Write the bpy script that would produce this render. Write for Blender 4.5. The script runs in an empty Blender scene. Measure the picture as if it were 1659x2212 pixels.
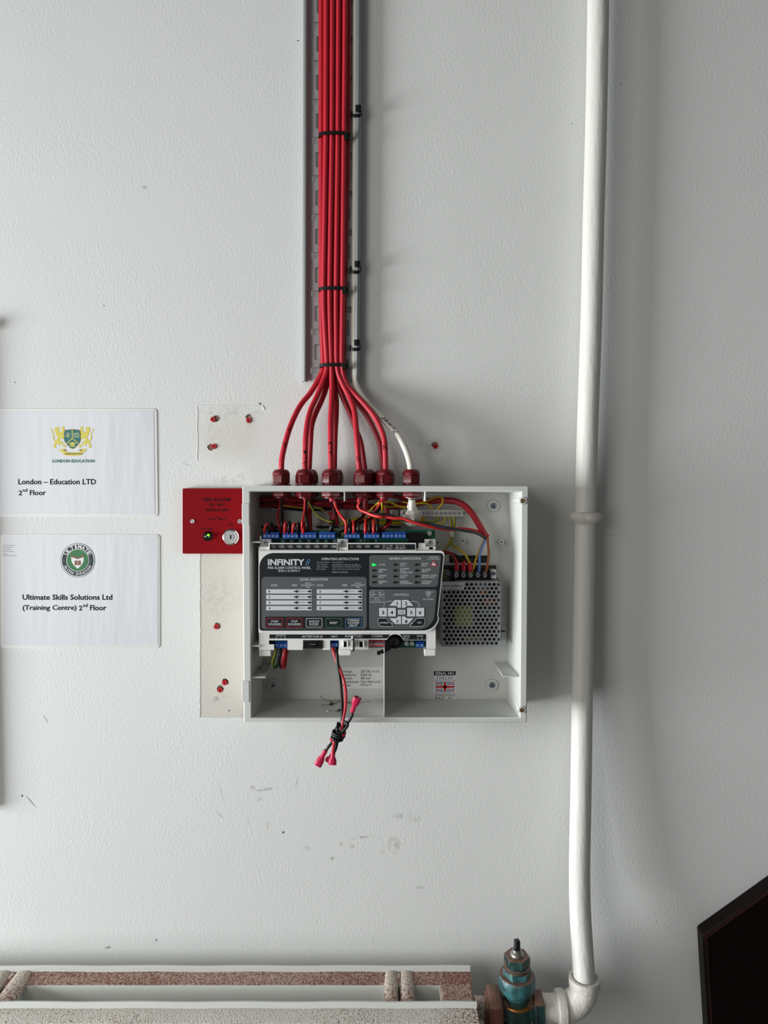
import bpy, bmesh, math, random
from mathutils import Vector, Matrix
random.seed(7)
PI = math.pi
S = bpy.context.scene
COL = S.collection

# ------------------------------------------------------------------ camera
W, H = 1659.0, 2212.0
FPX = 1534.0                       # 24 mm equivalent phone lens
CAM = Vector((0.0, -1.028, 1.45))
PITCH = math.radians(2.0)
cd = bpy.data.cameras.new('camera')
cam = bpy.data.objects.new('camera', cd)
COL.objects.link(cam)
cam.location = CAM
cam.rotation_euler = (PI/2 - PITCH, 0, 0)
cd.sensor_fit = 'VERTICAL'
cd.sensor_height = 36.0
cd.lens = FPX / H * 36.0
cd.clip_start = 0.01
S.camera = cam

# ------------------------------------------------------------------ world and light
wd = bpy.data.worlds.new('room_ambient')
S.world = wd
wd.use_nodes = True
bg = wd.node_tree.nodes['Background']
bg.inputs[0].default_value = (0.97, 0.99, 1.0, 1)
bg.inputs[1].default_value = 0.1
def window_light(name, x, y0, y1, z0, z1, watts, col):
    """daylight entering through an opening in the left-hand side of the room, facing along the wall"""
    l = bpy.data.lights.new(name, 'AREA'); l.shape = 'RECTANGLE'
    l.size, l.size_y = z1-z0, y1-y0            # local X becomes height, local Y depth
    l.energy = watts; l.color = col
    o = bpy.data.objects.new(name, l); COL.objects.link(o)
    o.location = (x, -(y0+y1)/2, (z0+z1)/2)
    o.rotation_euler = (0, -PI/2, 0)
    return o
window_light('far_window_daylight', -2.84, .40, 1.45, .50, 1.56, 138.0, (0.93, 0.98, 1.0))
window_light('near_window_daylight', -1.17, 1.02, 2.26, .90, 2.41, 19.0, (1.0, 0.99, 0.965))
S.view_settings.view_transform = 'Standard'
S.view_settings.look = 'None'
S.view_settings.gamma = 1.0
S.view_settings.use_curve_mapping = False
S.view_settings.exposure = 0.04

# ------------------------------------------------------------------ helpers
_f = Vector((0, math.cos(PITCH), -math.sin(PITCH)))
_u = Vector((0, math.sin(PITCH), math.cos(PITCH)))
def P(px, py, d=0.0):
    """the point of the plane d metres in front of the wall that the photograph shows at (px, py)"""
    v = _f + Vector((1, 0, 0)) * ((px - W/2) / FPX) + _u * ((H/2 - py) / FPX)
    t = (-d - CAM.y) / v.y
    return CAM + v * t
def srgb(r, g, b):
    f = lambda c: (c/255/12.92) if c/255 <= 0.04045 else ((c/255 + .055)/1.055)**2.4
    return (f(r), f(g), f(b), 1)

class MB:
    def __init__(s): s.v = []; s.f = []; s.m = []
    def add(s, vs, fs, mi=0):
        n = len(s.v); s.v += [Vector(v) for v in vs]
        s.f += [tuple(n + i for i in f) for f in fs]; s.m += [mi] * len(fs)
    def box(s, a, b, mi=0):
        x0, x1 = sorted((a[0], b[0])); y0, y1 = sorted((a[1], b[1])); z0, z1 = sorted((a[2], b[2]))
        s.add([(x0,y0,z0),(x1,y0,z0),(x1,y1,z0),(x0,y1,z0),(x0,y0,z1),(x1,y0,z1),(x1,y1,z1),(x0,y1,z1)],
              [(0,3,2,1),(4,5,6,7),(0,1,5,4),(1,2,6,5),(2,3,7,6),(3,0,4,7)], mi)
        return s
    def pbox(s, x0, y0, x1, y1, d0, d1, mi=0):
        """box seen at pixels x0..x1, y0..y1 of its front plane d1, reaching back to d0"""
        a = P(x0, y0, d1); b = P(x1, y1, d1)
        return s.box((a.x, -d0, a.z), (b.x, -d1, b.z), mi)
    def prism(s, pts, d0, d1, mi=0, px=True):
        """polygon (pixels of plane d1, or x/z pairs) extruded from d0 to d1; convex or simply concave"""
        q = [(P(x, y, d1).x, P(x, y, d1).z) for x, y in pts] if px else list(pts)
        A = sum(q[i][0]*q[(i+1) % len(q)][1] - q[(i+1) % len(q)][0]*q[i][1] for i in range(len(q)))
        if A < 0: q.reverse()
        n = len(q)
        vs = [(x, -d1, z) for x, z in q] + [(x, -d0, z) for x, z in q]
        s.add(vs, [tuple(range(n)), tuple(range(2*n-1, n-1, -1))] +
              [(i, n+i, n+(i+1) % n, (i+1) % n) for i in range(n)], mi)
        return s
    def lathe(s, prof, org, axis, n=20, mi=0, a0=0.0, hexes=False, close=True):
        """profile [(radius, distance along axis)] turned about axis through org"""
        ax = Vector(axis).normalized()
        t = Vector((0, 0, 1)) if abs(ax.z) < .9 else Vector((1, 0, 0))
        u = ax.cross(t).normalized(); w = ax.cross(u)
        org = Vector(org); vs = []
        for r, h in prof:
            for k in range(n):
                a = a0 + 2*PI*k/n
                vs.append(org + ax*h + (u*math.cos(a) + w*math.sin(a))*r)
        fs = []
        for i in range(len(prof)-1):
            for k in range(n):
                k2 = (k+1) % n
                fs.append((i*n+k, i*n+k2, (i+1)*n+k2, (i+1)*n+k))
        if close:
            fs.append(tuple(range(n-1, -1, -1))); m = (len(prof)-1)*n
            fs.append(tuple(range(m, m+n)))
        s.add(vs, fs, mi)
        return s
    def cyl(s, org, axis, r, h, n=20, mi=0, a0=0.0):
        return s.lathe([(r, 0), (r, h)], org, axis, n, mi, a0)
    def tube(s, pts, r, n=10, sub=5, mi=0, stripe=None, cap=True, smooth=True, closed=False):
        c = spline(pts, sub, closed) if smooth else [Vector(p) for p in pts]
        rings = frames(c)
        N = len(c); vs = []
        for i, (p, u, w) in enumerate(rings):
            rr = r[min(len(r)-1, int(i*len(r)/N))] if isinstance(r, (list, tuple)) else r
            for k in range(n):
                a = 2*PI*k/n
                vs.append(p + (u*math.cos(a) + w*math.sin(a))*rr)
        b = len(s.v); s.v += vs
        for i in range(N-1):
            for k in range(n):
                k2 = (k+1) % n
                s.f.append((b+i*n+k, b+i*n+k2, b+(i+1)*n+k2, b+(i+1)*n+k))
                s.m.append(stripe if (stripe is not None and (k + i//45) % n < n*0.45) else mi)
        if cap:
            s.f.append(tuple(b+k for k in range(n-1, -1, -1))); s.m.append(mi)
            s.f.append(tuple(b+(N-1)*n+k for k in range(n))); s.m.append(mi)
        return s
    def mesh(s, me, M=None, mi=0):
        n = len(s.v)
        s.v += [(M @ v.co if M else v.co.copy()) for v in me.vertices]
        for p in me.polygons:
            s.f.append(tuple(n+i for i in p.vertices)); s.m.append(mi)
        return s
    def build(s, name, mats, parent=None, origin=None, smooth=True, bevel=0, angle=35):
        if not isinstance(mats, (list, tuple)): mats = [mats]
        if origin is None:
            lo = Vector([min(v[i] for v in s.v) for i in range(3)]); hi = Vector([max(v[i] for v in s.v) for i in range(3)])
            origin = (lo+hi)/2
        origin = Vector(origin)
        me = bpy.data.meshes.new(name)
        me.from_pydata([v-origin for v in s.v], [], s.f)
        for m in mats: me.materials.append(m)
        me.polygons.foreach_set('material_index', s.m)
        if smooth:
            me.polygons.foreach_set('use_smooth', [True]*len(me.polygons))
            me.set_sharp_from_angle(angle=math.radians(angle))
        me.update()
        o = bpy.data.objects.new(name, me)
        COL.objects.link(o)
        put(o, origin, parent)
        if bevel:
            b = o.modifiers.new('bevel', 'BEVEL'); b.width = bevel; b.segments = 2; b.limit_method = 'ANGLE'
            b.angle_limit = math.radians(40)
        return o
WLOC = {}
def put(o, origin, parent):
    WLOC[o] = Vector(origin)
    if parent is not None:
        o.parent = parent
        o.location = Vector(origin) - WLOC[parent]
    else:
        o.location = origin
def spline(pts, sub, closed=False):
    p = [Vector(q) for q in pts]
    if len(p) < 3: return p
    out = []
    n = len(p)
    rng = range(n) if closed else range(n-1)
    for i in rng:
        if closed: a, b, c, d = p[(i-1) % n], p[i], p[(i+1) % n], p[(i+2) % n]
        else: a, b, c, d = p[max(i-1, 0)], p[i], p[i+1], p[min(i+2, n-1)]
        for k in range(sub):
            t = k/sub
            out.append(.5*((2*b) + (c-a)*t + (2*a-5*b+4*c-d)*t*t + (3*b-a-3*c+d)*t**3))
    out.append(p[0].copy() if closed else p[-1])
    return out
def frames(c):
    res = []; u = None
    for i, p in enumerate(c):
        t = (c[min(i+1, len(c)-1)] - c[max(i-1, 0)])
        t = t.normalized() if t.length > 1e-9 else Vector((0, 0, 1))
        if u is None:
            ref = Vector((0, -1, 0)) if abs(t.y) < .9 else Vector((1, 0, 0))
            u = (ref - t*ref.dot(t)).normalized()
        else:
            u = (u - t*u.dot(t)).normalized()
        res.append((p, u, t.cross(u)))
    return res
def root(name, label, cat, loc, group=None):
    o = bpy.data.objects.new(name, None)
    o.empty_display_size = .01
    COL.objects.link(o); put(o, loc, None)
    return tag(o, label, cat, group)
def tag(o, label, cat, group=None):
    o['label'] = label; o['category'] = cat
    if group: o['group'] = group
    return o
def place(me, name, parent, loc, scale=1.0, rot=(0, 0, 0)):
    o = bpy.data.objects.new(name, me); COL.objects.link(o)
    o.rotation_euler = rot; o.scale = (scale,)*3
    put(o, loc, parent)
    return o
# flat shapes with holes: a filled 2D curve, turned to face the room
def sheet_mesh(outer, holes, thick):
    cu = bpy.data.curves.new('outline', 'CURVE'); cu.dimensions = '2D'; cu.fill_mode = 'BOTH'
    cu.extrude = thick/2
    for poly in [outer] + list(holes):
        sp = cu.splines.new('POLY'); sp.points.add(len(poly)-1); sp.use_cyclic_u = True
        for i, (x, z) in enumerate(poly): sp.points[i].co = (x, z, 0, 1)
    o = bpy.data.objects.new('outline', cu); COL.objects.link(o)
    dg = bpy.context.evaluated_depsgraph_get()
    me = bpy.data.meshes.new_from_object(o.evaluated_get(dg))
    bpy.data.objects.remove(o); bpy.data.curves.remove(cu)
    return me
def pq(pts, d): return [(P(x, y, d).x, P(x, y, d).z) for x, y in pts]
FACE = Matrix(((1, 0, 0, 0), (0, 0, -1, 0), (0, 1, 0, 0), (0, 0, 0, 1)))
def sheet(mb, outer, holes, d0, d1, mi=0, px=True):
    o = pq(outer, d1) if px else outer
    hs = [pq(h, d1) for h in holes] if px else holes
    me = sheet_mesh(o, hs, d1-d0)
    mb.mesh(me, Matrix.Translation((0, -(d0+d1)/2, 0)) @ FACE, mi)
    bpy.data.meshes.remove(me)
    return mb
def circ(cx, cy, r, n=16, ry=None):
    ry = ry or r
    return [(cx + r*math.cos(2*PI*k/n), cy + ry*math.sin(2*PI*k/n)) for k in range(n)]
def rrect(x0, y0, x1, y1, r, n=4):
    """rounded rectangle; r is one radius or four (top left, top right, bottom right, bottom left)"""
    rs = r if isinstance(r, (list, tuple)) else (r,)*4
    out = []
    for (cx, cy, a, q) in ((x0+rs[0], y0+rs[0], PI, rs[0]), (x1-rs[1], y0+rs[1], 1.5*PI, rs[1]),
                           (x1-rs[2], y1-rs[2], 0, rs[2]), (x0+rs[3], y1-rs[3], .5*PI, rs[3])):
        if q <= 0: out.append((cx, cy)); continue
        for k in range(n+1): out.append((cx + q*math.cos(a + PI/2*k/n), cy + q*math.sin(a + PI/2*k/n)))
    return out
# lettering
_fc = bpy.data.curves.new('lettering', 'FONT'); _fo = bpy.data.objects.new('lettering', _fc); COL.objects.link(_fo)
_fc.resolution_u = 2
def glyphs(s, bold=0.0, shear=0.0):
    _fc.body = s; _fc.offset = bold; _fc.shear = shear
    bpy.context.view_layer.update()
    return bpy.data.meshes.new_from_object(_fo.evaluated_get(bpy.context.evaluated_depsgraph_get()))
def text(mb, s, x0, x1, y0, y1, d, bold=0.0, mi=0, shear=0.0, flip=False, rot=0.0):
    """lettering fitted to the pixel box x0..x1, y0..y1 of plane d"""
    me = glyphs(s, bold, shear)
    if not me.vertices: return
    xs = [v.co.x for v in me.vertices]; ys = [v.co.y for v in me.vertices]
    ax, bx, ay, by = min(xs), max(xs), min(ys), max(ys)
    if bx-ax < 1e-6: bx = ax+1e-6
    if by-ay < 1e-6: by = ay+1e-6
    n = len(mb.v); c = ((x0+x1)/2, (y0+y1)/2)
    for v in me.vertices:
        fx = (v.co.x-ax)/(bx-ax); fy = (v.co.y-ay)/(by-ay)
        if flip: fx, fy = 1-fx, 1-fy
        X = x0+(x1-x0)*fx; Y = y1+(y0-y1)*fy
        if rot:
            dx, dy = X-c[0], Y-c[1]
            X = c[0]+dx*math.cos(rot)-dy*math.sin(rot); Y = c[1]+dx*math.sin(rot)+dy*math.cos(rot)
        mb.v.append(P(X, Y, d))
    for p in me.polygons:
        mb.f.append(tuple(n+i for i in p.vertices)); mb.m.append(mi)
    bpy.data.meshes.remove(me)
def arc_text(mb, s, cx, cy, r, a0, a1, h, d, inward=False, bold=0.0, mi=0, wfac=.8):
    """letters along an arc, angles in degrees clockwise from the top"""
    k = len(s)
    for i, ch in enumerate(s):
        if ch == ' ': continue
        a = math.radians(a0 + (a1-a0)*(i+.5)/k)
        x = cx + r*math.sin(a); y = cy - r*math.cos(a)
        w = h*wfac*(.45 if ch in 'Iil1' else 1)
        hh = h*(.72 if ch in 'souna' else 1)
        text(mb, ch, x-w/2, x+w/2, y-hh/2, y+hh/2, d, bold, mi, rot=(a+PI if inward else a))
def line(mb, pts, w, d, mi=0, closed=False):
    """a printed stroke of width w pixels along pts in plane d"""
    n = len(pts); q = [Vector((x, y)) for x, y in pts]
    seg = range(n if closed else n-1)
    for i in seg:
        a, b = q[i], q[(i+1) % n]
        t = (b-a)
        if t.length < 1e-6: continue
        t = t.normalized(); m = Vector((-t.y, t.x))*w/2; e = t*w*.3
        c = [a-e+m, a-e-m, b+e-m, b+e+m]
        mb.add([P(v.x, v.y, d) for v in c], [(0, 1, 2, 3)], mi)
def flat(mb, pts, d, mi=0):
    """a printed filled shape in plane d"""
    me = sheet_mesh(pq(pts, d), [], 0)
    n = len(mb.v)
    for v in me.vertices: mb.v.append(Vector((v.co.x, -d, v.co.y)))
    for p in me.polygons: mb.f.append(tuple(n+i for i in p.vertices)); mb.m.append(mi)
    bpy.data.meshes.remove(me)

# ------------------------------------------------------------------ materials
def mat(name, col, rough=.5, metal=0.0, bump=0.0, bscale=300, spec=.5, vary=0.0, vscale=40, coat=0.0, stretch=None, trans=0.0):
    m = bpy.data.materials.new(name); m.use_nodes = True
    nt = m.node_tree; b = nt.nodes['Principled BSDF']
    b.inputs['Base Color'].default_value = col
    b.inputs['Roughness'].default_value = rough
    b.inputs['Metallic'].default_value = metal
    b.inputs['Specular IOR Level'].default_value = spec
    b.inputs['Coat Weight'].default_value = coat
    b.inputs['Coat Roughness'].default_value = .15
    b.inputs['Transmission Weight'].default_value = trans
    if bump or vary:
        tc = nt.nodes.new('ShaderNodeTexCoord'); src = tc.outputs['Object']
        if stretch:
            mp = nt.nodes.new('ShaderNodeMapping'); mp.inputs['Scale'].default_value = stretch
            nt.links.new(src, mp.inputs[0]); src = mp.outputs[0]
    if bump:
        nz = nt.nodes.new('ShaderNodeTexNoise'); nz.inputs['Scale'].default_value = bscale; nz.inputs['Detail'].default_value = 3
        nt.links.new(src, nz.inputs['Vector'])
        bp = nt.nodes.new('ShaderNodeBump'); bp.inputs['Strength'].default_value = bump; bp.inputs['Distance'].default_value = .001
        nt.links.new(nz.outputs[0], bp.inputs['Height']); nt.links.new(bp.outputs[0], b.inputs['Normal'])
    if vary:
        nz = nt.nodes.new('ShaderNodeTexNoise'); nz.inputs['Scale'].default_value = vscale; nz.inputs['Detail'].default_value = 5
        nt.links.new(src, nz.inputs['Vector'])
        mx = nt.nodes.new('ShaderNodeMix'); mx.data_type = 'RGBA'
        mx.inputs[6].default_value = tuple(c*(1-vary) for c in col[:3]) + (1,)
        mx.inputs[7].default_value = tuple(min(1, c*(1+vary)) for c in col[:3]) + (1,)
        nt.links.new(nz.outputs[0], mx.inputs[0]); nt.links.new(mx.outputs[2], b.inputs['Base Color'])
    return m
def glow(name, col, e):
    m = mat(name, col, .3); b = m.node_tree.nodes['Principled BSDF']
    b.inputs['Emission Color'].default_value = col; b.inputs['Emission Strength'].default_value = e
    return m
def speckled(name, base, spot, scale, lo, hi, rough=.7, bump=.6, bscale=500, big=6.0):
    """paint worn through to rust in grains, thicker in broad patches"""
    m = mat(name, base, rough); nt = m.node_tree; b = nt.nodes['Principled BSDF']; L = nt.links.new
    tc = nt.nodes.new('ShaderNodeTexCoord')
    n1 = nt.nodes.new('ShaderNodeTexNoise'); n1.inputs['Scale'].default_value = scale; n1.inputs['Detail'].default_value = 4
    n2 = nt.nodes.new('ShaderNodeTexNoise'); n2.inputs['Scale'].default_value = big; n2.inputs['Detail'].default_value = 2
    L(tc.outputs['Object'], n1.inputs['Vector']); L(tc.outputs['Object'], n2.inputs['Vector'])
    ad = nt.nodes.new('ShaderNodeMath'); ad.operation = 'MULTIPLY_ADD'; ad.inputs[1].default_value = 1.0
    L(n2.outputs[0], ad.inputs[0]); L(n1.outputs[0], ad.inputs[2])
    mr = nt.nodes.new('ShaderNodeMapRange'); mr.inputs[1].default_value = lo; mr.inputs[2].default_value = hi
    L(ad.outputs[0], mr.inputs[0])
    mx = nt.nodes.new('ShaderNodeMix'); mx.data_type = 'RGBA'; mx.inputs[6].default_value = base; mx.inputs[7].default_value = spot
    L(mr.outputs[0], mx.inputs[0]); L(mx.outputs[2], b.inputs['Base Color'])
    n3 = nt.nodes.new('ShaderNodeTexNoise'); n3.inputs['Scale'].default_value = bscale
    L(tc.outputs['Object'], n3.inputs['Vector'])
    bp = nt.nodes.new('ShaderNodeBump'); bp.inputs['Strength'].default_value = bump; bp.inputs['Distance'].default_value = .0015
    L(n3.outputs[0], bp.inputs['Height']); L(bp.outputs[0], b.inputs['Normal'])
    return m

def dusty(m, col, amt=.9):
    """rust dust settled on the faces that look up"""
    nt = m.node_tree; b = nt.nodes['Principled BSDF']; L = nt.links.new
    g = nt.nodes.new('ShaderNodeNewGeometry'); sp = nt.nodes.new('ShaderNodeSeparateXYZ'); L(g.outputs['True Normal'], sp.inputs[0])
    tc = nt.nodes.new('ShaderNodeTexCoord'); n = nt.nodes.new('ShaderNodeTexNoise'); n.inputs['Scale'].default_value = 260; L(tc.outputs['Object'], n.inputs['Vector'])
    mu = nt.nodes.new('ShaderNodeMath'); mu.operation = 'MULTIPLY_ADD'; mu.inputs[1].default_value = .9; L(n.outputs[0], mu.inputs[0]); L(sp.outputs[2], mu.inputs[2])
    r = nt.nodes.new('ShaderNodeMapRange'); r.inputs[1].default_value = .85; r.inputs[2].default_value = 1.2; r.inputs[4].default_value = amt; L(mu.outputs[0], r.inputs[0])
    old = b.inputs['Base Color'].links[0].from_socket
    k = nt.nodes.new('ShaderNodeMix'); k.data_type = 'RGBA'; k.inputs[7].default_value = col
    L(r.outputs[0], k.inputs[0]); L(old, k.inputs[6]); L(k.outputs[2], b.inputs['Base Color'])
def wall_material(name, col, marks, strength=.36):
    m = mat(name, col, .62, spec=.3); nt = m.node_tree; b = nt.nodes['Principled BSDF']; L = nt.links.new
    tc = nt.nodes.new('ShaderNodeTexCoord'); src = tc.outputs['Object']
    # roller stipple, broken up by smoother areas
    n1 = nt.nodes.new('ShaderNodeTexNoise'); n1.inputs['Scale'].default_value = 230; n1.inputs['Detail'].default_value = 3; n1.inputs['Roughness'].default_value = .55
    mp = nt.nodes.new('ShaderNodeMapping'); mp.inputs['Scale'].default_value = (1.25, 1, .8); mp.inputs['Rotation'].default_value = (0, .35, 0)
    L(src, mp.inputs[0]); L(mp.outputs[0], n1.inputs['Vector'])
    n2 = nt.nodes.new('ShaderNodeTexNoise'); n2.inputs['Scale'].default_value = 9; n2.inputs['Detail'].default_value = 3
    L(src, n2.inputs['Vector'])
    mr = nt.nodes.new('ShaderNodeMapRange'); mr.inputs[1].default_value = .35; mr.inputs[2].default_value = .65
    mr.inputs[3].default_value = .45; mr.inputs[4].default_value = 1.0
    L(n2.outputs[0], mr.inputs[0])
    mu = nt.nodes.new('ShaderNodeMath'); mu.operation = 'MULTIPLY'; L(n1.outputs[0], mu.inputs[0]); L(mr.outputs[0], mu.inputs[1])
    ad = nt.nodes.new('ShaderNodeMath'); ad.operation = 'MULTIPLY_ADD'; ad.inputs[1].default_value = 2.5
    n4 = nt.nodes.new('ShaderNodeTexNoise'); n4.inputs['Scale'].default_value = 5; n4.inputs['Detail'].default_value = 1
    L(src, n4.inputs['Vector']); L(n4.outputs[0], ad.inputs[0]); L(mu.outputs[0], ad.inputs[2])
    bp = nt.nodes.new('ShaderNodeBump'); bp.inputs['Strength'].default_value = strength; bp.inputs['Distance'].default_value = .0011
    L(ad.outputs[0], bp.inputs['Height']); L(bp.outputs[0], b.inputs['Normal'])
    # faint unevenness of the old paint
    nv = nt.nodes.new('ShaderNodeTexNoise'); nv.inputs['Scale'].default_value = 3.2; nv.inputs['Detail'].default_value = 4
    L(src, nv.inputs['Vector'])
    mx = nt.nodes.new('ShaderNodeMix'); mx.data_type = 'RGBA'
    mx.inputs[6].default_value = tuple(c*.96 for c in col[:3]) + (1,); mx.inputs[7].default_value = col
    L(nv.outputs[0], mx.inputs[0]); cur = mx.outputs[2]
    ns = nt.nodes.new('ShaderNodeTexNoise'); ns.inputs['Scale'].default_value = 110; ns.inputs['Detail'].default_value = 4
    L(src, ns.inputs['Vector'])
    for (px, py, rx, ry, ang, amt, c, thr) in marks:
        p = P(px, py, 0)
        s1 = nt.nodes.new('ShaderNodeMapping'); s1.vector_type = 'TEXTURE'
        s1.inputs['Location'].default_value = p; s1.inputs['Rotation'].default_value = (0, math.radians(ang), 0)
        s1.inputs['Scale'].default_value = (rx/1492, 1.0, ry/1492)
        L(src, s1.inputs[0])
        ln = nt.nodes.new('ShaderNodeVectorMath'); ln.operation = 'LENGTH'; L(s1.outputs[0], ln.inputs[0])
        r1 = nt.nodes.new('ShaderNodeMapRange'); r1.inputs[1].default_value = 1.0; r1.inputs[2].default_value = .45
        r1.inputs[3].default_value = 0; r1.inputs[4].default_value = amt
        L(ln.outputs['Value'], r1.inputs[0])
        r2 = nt.nodes.new('ShaderNodeMapRange'); r2.inputs[1].default_value = thr; r2.inputs[2].default_value = thr+.14
        L(ns.outputs[0], r2.inputs[0])
        m2 = nt.nodes.new('ShaderNodeMath'); m2.operation = 'MULTIPLY'; L(r1.outputs[0], m2.inputs[0]); L(r2.outputs[0], m2.inputs[1])
        k = nt.nodes.new('ShaderNodeMix'); k.data_type = 'RGBA'; k.inputs[7].default_value = c
        L(m2.outputs[0], k.inputs[0]); L(cur, k.inputs[6]); cur = k.outputs[2]
    L(cur, b.inputs['Base Color'])
    return m

GREY = srgb(120, 118, 112); DARK = srgb(40, 38, 36); TAN = srgb(160, 150, 130); CREAM = srgb(206, 199, 184)
MARKS = [(313, 404, 8, 4, 10, .8, DARK, .45), (67, 1731, 1.2, 22, -40, .9, DARK, .2), (48, 1719, 3, 3, 0, 1, DARK, .2),
         (575, 1705, 32, 4, -8, .45, GREY, .4), (546, 1702, 8, 6, 20, .5, GREY, .42), (561, 1727, 6, 9, 25, .3, GREY, .42),
         (612, 1798, 4, 3, -40, .9, DARK, .2), (578, 1783, 4, 16, 5, .3, TAN, .4), (536, 1775, 3, 14, -25, .4, GREY, .42),
         (478, 1712, 2, 30, -15, .3, GREY, .4), (475, 1760, 1.2, 14, -35, .5, DARK, .35), (641, 1690, 1.0, 16, 12, .5, DARK, .3),
         (737, 1823, 5, 6, 0, .5, TAN, .35), (760, 1829, 8, 6, 0, .55, TAN, .38), (780, 1809, 26, 3.5, -8, .4, GREY, .4),
         (850, 1825, 20, 24, 0, .42, TAN, .42), (832, 1840, 10, 8, 0, .4, TAN, .42), (880, 1766, 40, 12, 5, .3, GREY, .47),
         (663, 1832, 10, 8, 0, .4, GREY, .45), (718, 1854, 6, 4, -30, .5, GREY, .4), (908, 1917, 12, 4, 0, .5, GREY, .38),
         (232, 2046, 9, 4, 0, .8, DARK, .46), (338, 2031, 4, 4, 0, .8, DARK, .4), (225, 660, 2.5, 1.2, 0, 1, DARK, .2),
         (32, 826, 1.2, 2.6, -40, 1, DARK, .2), (644, 88, 4, 1.5, 0, .9, DARK, .3), (99, 1553, 3, 14, -30, .4, GREY, .25),
         (1235, 267, 2, 1.2, 0, .9, DARK, .2), (1341, 180, 1.5, 6, 15, .7, DARK, .3), (1319, 1156, 3, 1, 10, .7, DARK, .2),
         (500, 890, 80, 16, 2, .22, GREY, .45), (562, 872, 5, 2.5, 20, .9, DARK, .3), (403, 1003, 12, 1.2, 20, .5, GREY, .3),
         (500, 1035, 50, 14, -6, .25, GREY, .47), (915, 965, 16, 22, 0, .35, GREY, .45), (940, 963, 20, 20, 0, .35, TAN, .3),
         (500, 935, 88, 72, 0, .30, CREAM, -.2), (495, 950, 74, 60, 0, .25, CREAM, .3), (462, 935, 34, 50, 0, .16, TAN, .5), (540, 912, 14, 16, 0, .3, TAN, .4)]
M_wall = wall_material('painted_wall', srgb(222, 222, 219), MARKS)
M_patch = wall_material('old_beige_wall_paint', srgb(203, 197, 188), [
    (470, 1395, 20, 24, 0, .2, TAN, .5), (470, 1510, 30, 14, 0, .5, GREY, .5), (475, 1440, 40, 8, 5, .45, GREY, .52),
    (470, 1300, 40, 60, 0, .08, GREY, .45), (519, 1547, 4, 3, 0, .9, DARK, .4), (495, 1535, 2.5, 2.5, 0, 1, DARK, .2),
    (490, 1280, 60, 50, 0, .08, GREY, .4), (540, 905, 12, 14, 0, .35, TAN, .35), (462, 905, 12, 12, 0, .35, TAN, .35)], .3)
M_brown = mat('broken_plaster', srgb(188, 168, 148), .9, bump=.6, bscale=600)
M_floor = mat('grey_carpet', srgb(112, 110, 106), .95, bump=.4, bscale=500)
M_box = mat('white_plastic', srgb(206, 207, 202), .42, vary=.02, vscale=30)
M_boxin = M_box
M_chassis = mat('grey_white_plastic', srgb(226, 225, 221), .4, vary=.03, vscale=60)
M_redplug = mat('red_plug_plastic', srgb(176, 26, 38), .45)
M_black = mat('black_plastic', srgb(14, 14, 15), .4, spec=.35)
M_blackm = mat('matt_black', srgb(7, 7, 8), .7, spec=.2)
M_cable = mat('red_cable_sheath', srgb(184, 36, 51), .42, vary=.12, vscale=25, spec=.4)
M_cable2 = mat('dark_red_cable_sheath', srgb(152, 18, 33), .45, vary=.1, vscale=30)
M_white_cable = mat('white_cable_sheath', srgb(224, 221, 208), .45, vary=.06, vscale=60)
M_gland = mat('dark_red_nylon', srgb(100, 13, 20), .33, spec=.5)
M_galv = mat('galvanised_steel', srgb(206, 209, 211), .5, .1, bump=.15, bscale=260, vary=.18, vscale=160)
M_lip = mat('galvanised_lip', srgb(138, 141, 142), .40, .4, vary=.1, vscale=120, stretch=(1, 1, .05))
M_steel = mat('bright_steel', srgb(222, 222, 220), .28, .8)
M_zinc = mat('zinc_screw', srgb(170, 182, 192), .3, 1.0)
M_fuse = mat('nickel_fuse_cap', srgb(150, 150, 148), .2, 1.0)
M_brass = mat('brass_insert', srgb(176, 140, 78), .3, 1.0)
M_blue = mat('blue_terminal_plastic', srgb(18, 82, 176), .4)
M_pcb = mat('green_circuit_board', srgb(16, 88, 66), .4, vary=.4, vscale=250)
M_wred = mat('red_wire', srgb(206, 44, 44), .4)
M_wdred = mat('dark_red_wire', srgb(150, 14, 24), .4)
M_wblk = mat('black_wire', srgb(15, 16, 17), .4, spec=.35)
M_wcrim = mat('crimson_wire', srgb(188, 22, 44), .4)
M_wyel = mat('yellow_wire', srgb(196, 160, 22), .45)
M_wgrn = mat('green_wire', srgb(24, 116, 44), .45)
M_wblue = mat('blue_wire', srgb(96, 122, 186), .45)
M_wbrn = mat('brown_wire', srgb(150, 78, 48), .45)
M_pink = mat('magenta_crimp', srgb(190, 28, 72), .4)
M_crimp = mat('red_crimp', srgb(196, 24, 52), .4)
M_plate = mat('red_powder_coat', srgb(124, 0, 12), .6, spec=.1)
M_ink = mat('black_ink', srgb(9, 9, 10), .7, spec=.15)
M_inkw = mat('white_print', srgb(206, 208, 210), .6)
M_inkg = mat('grey_print', srgb(150, 152, 154), .6)
M_fascia = mat('charcoal_label_film', srgb(24, 28, 31), .38, spec=.4)
M_panelg = mat('grey_label_film', srgb(86, 88, 89), .42, spec=.4)
M_bar = mat('pale_label_film', srgb(204, 204, 208), .45)
M_label = mat('white_paper_label', srgb(226, 226, 226), .5)
M_paper = mat('laminated_paper', srgb(215, 215, 218), .28, bump=.8, bscale=26, spec=.5, stretch=(1.3, 1, .22))
M_film = mat('laminating_film', srgb(222, 221, 218), .18, bump=.2, bscale=18, spec=.55)
M_dred = mat('print_red', srgb(190, 16, 34), .5)
M_dblue = mat('print_blue', srgb(92, 148, 200), .5)
M_flag = mat('print_flag_blue', srgb(96, 140, 176), .5)
M_pgreen = mat('print_green', srgb(52, 130, 84), .5)
M_teal = mat('print_teal', srgb(10, 104, 104), .5)
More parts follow.
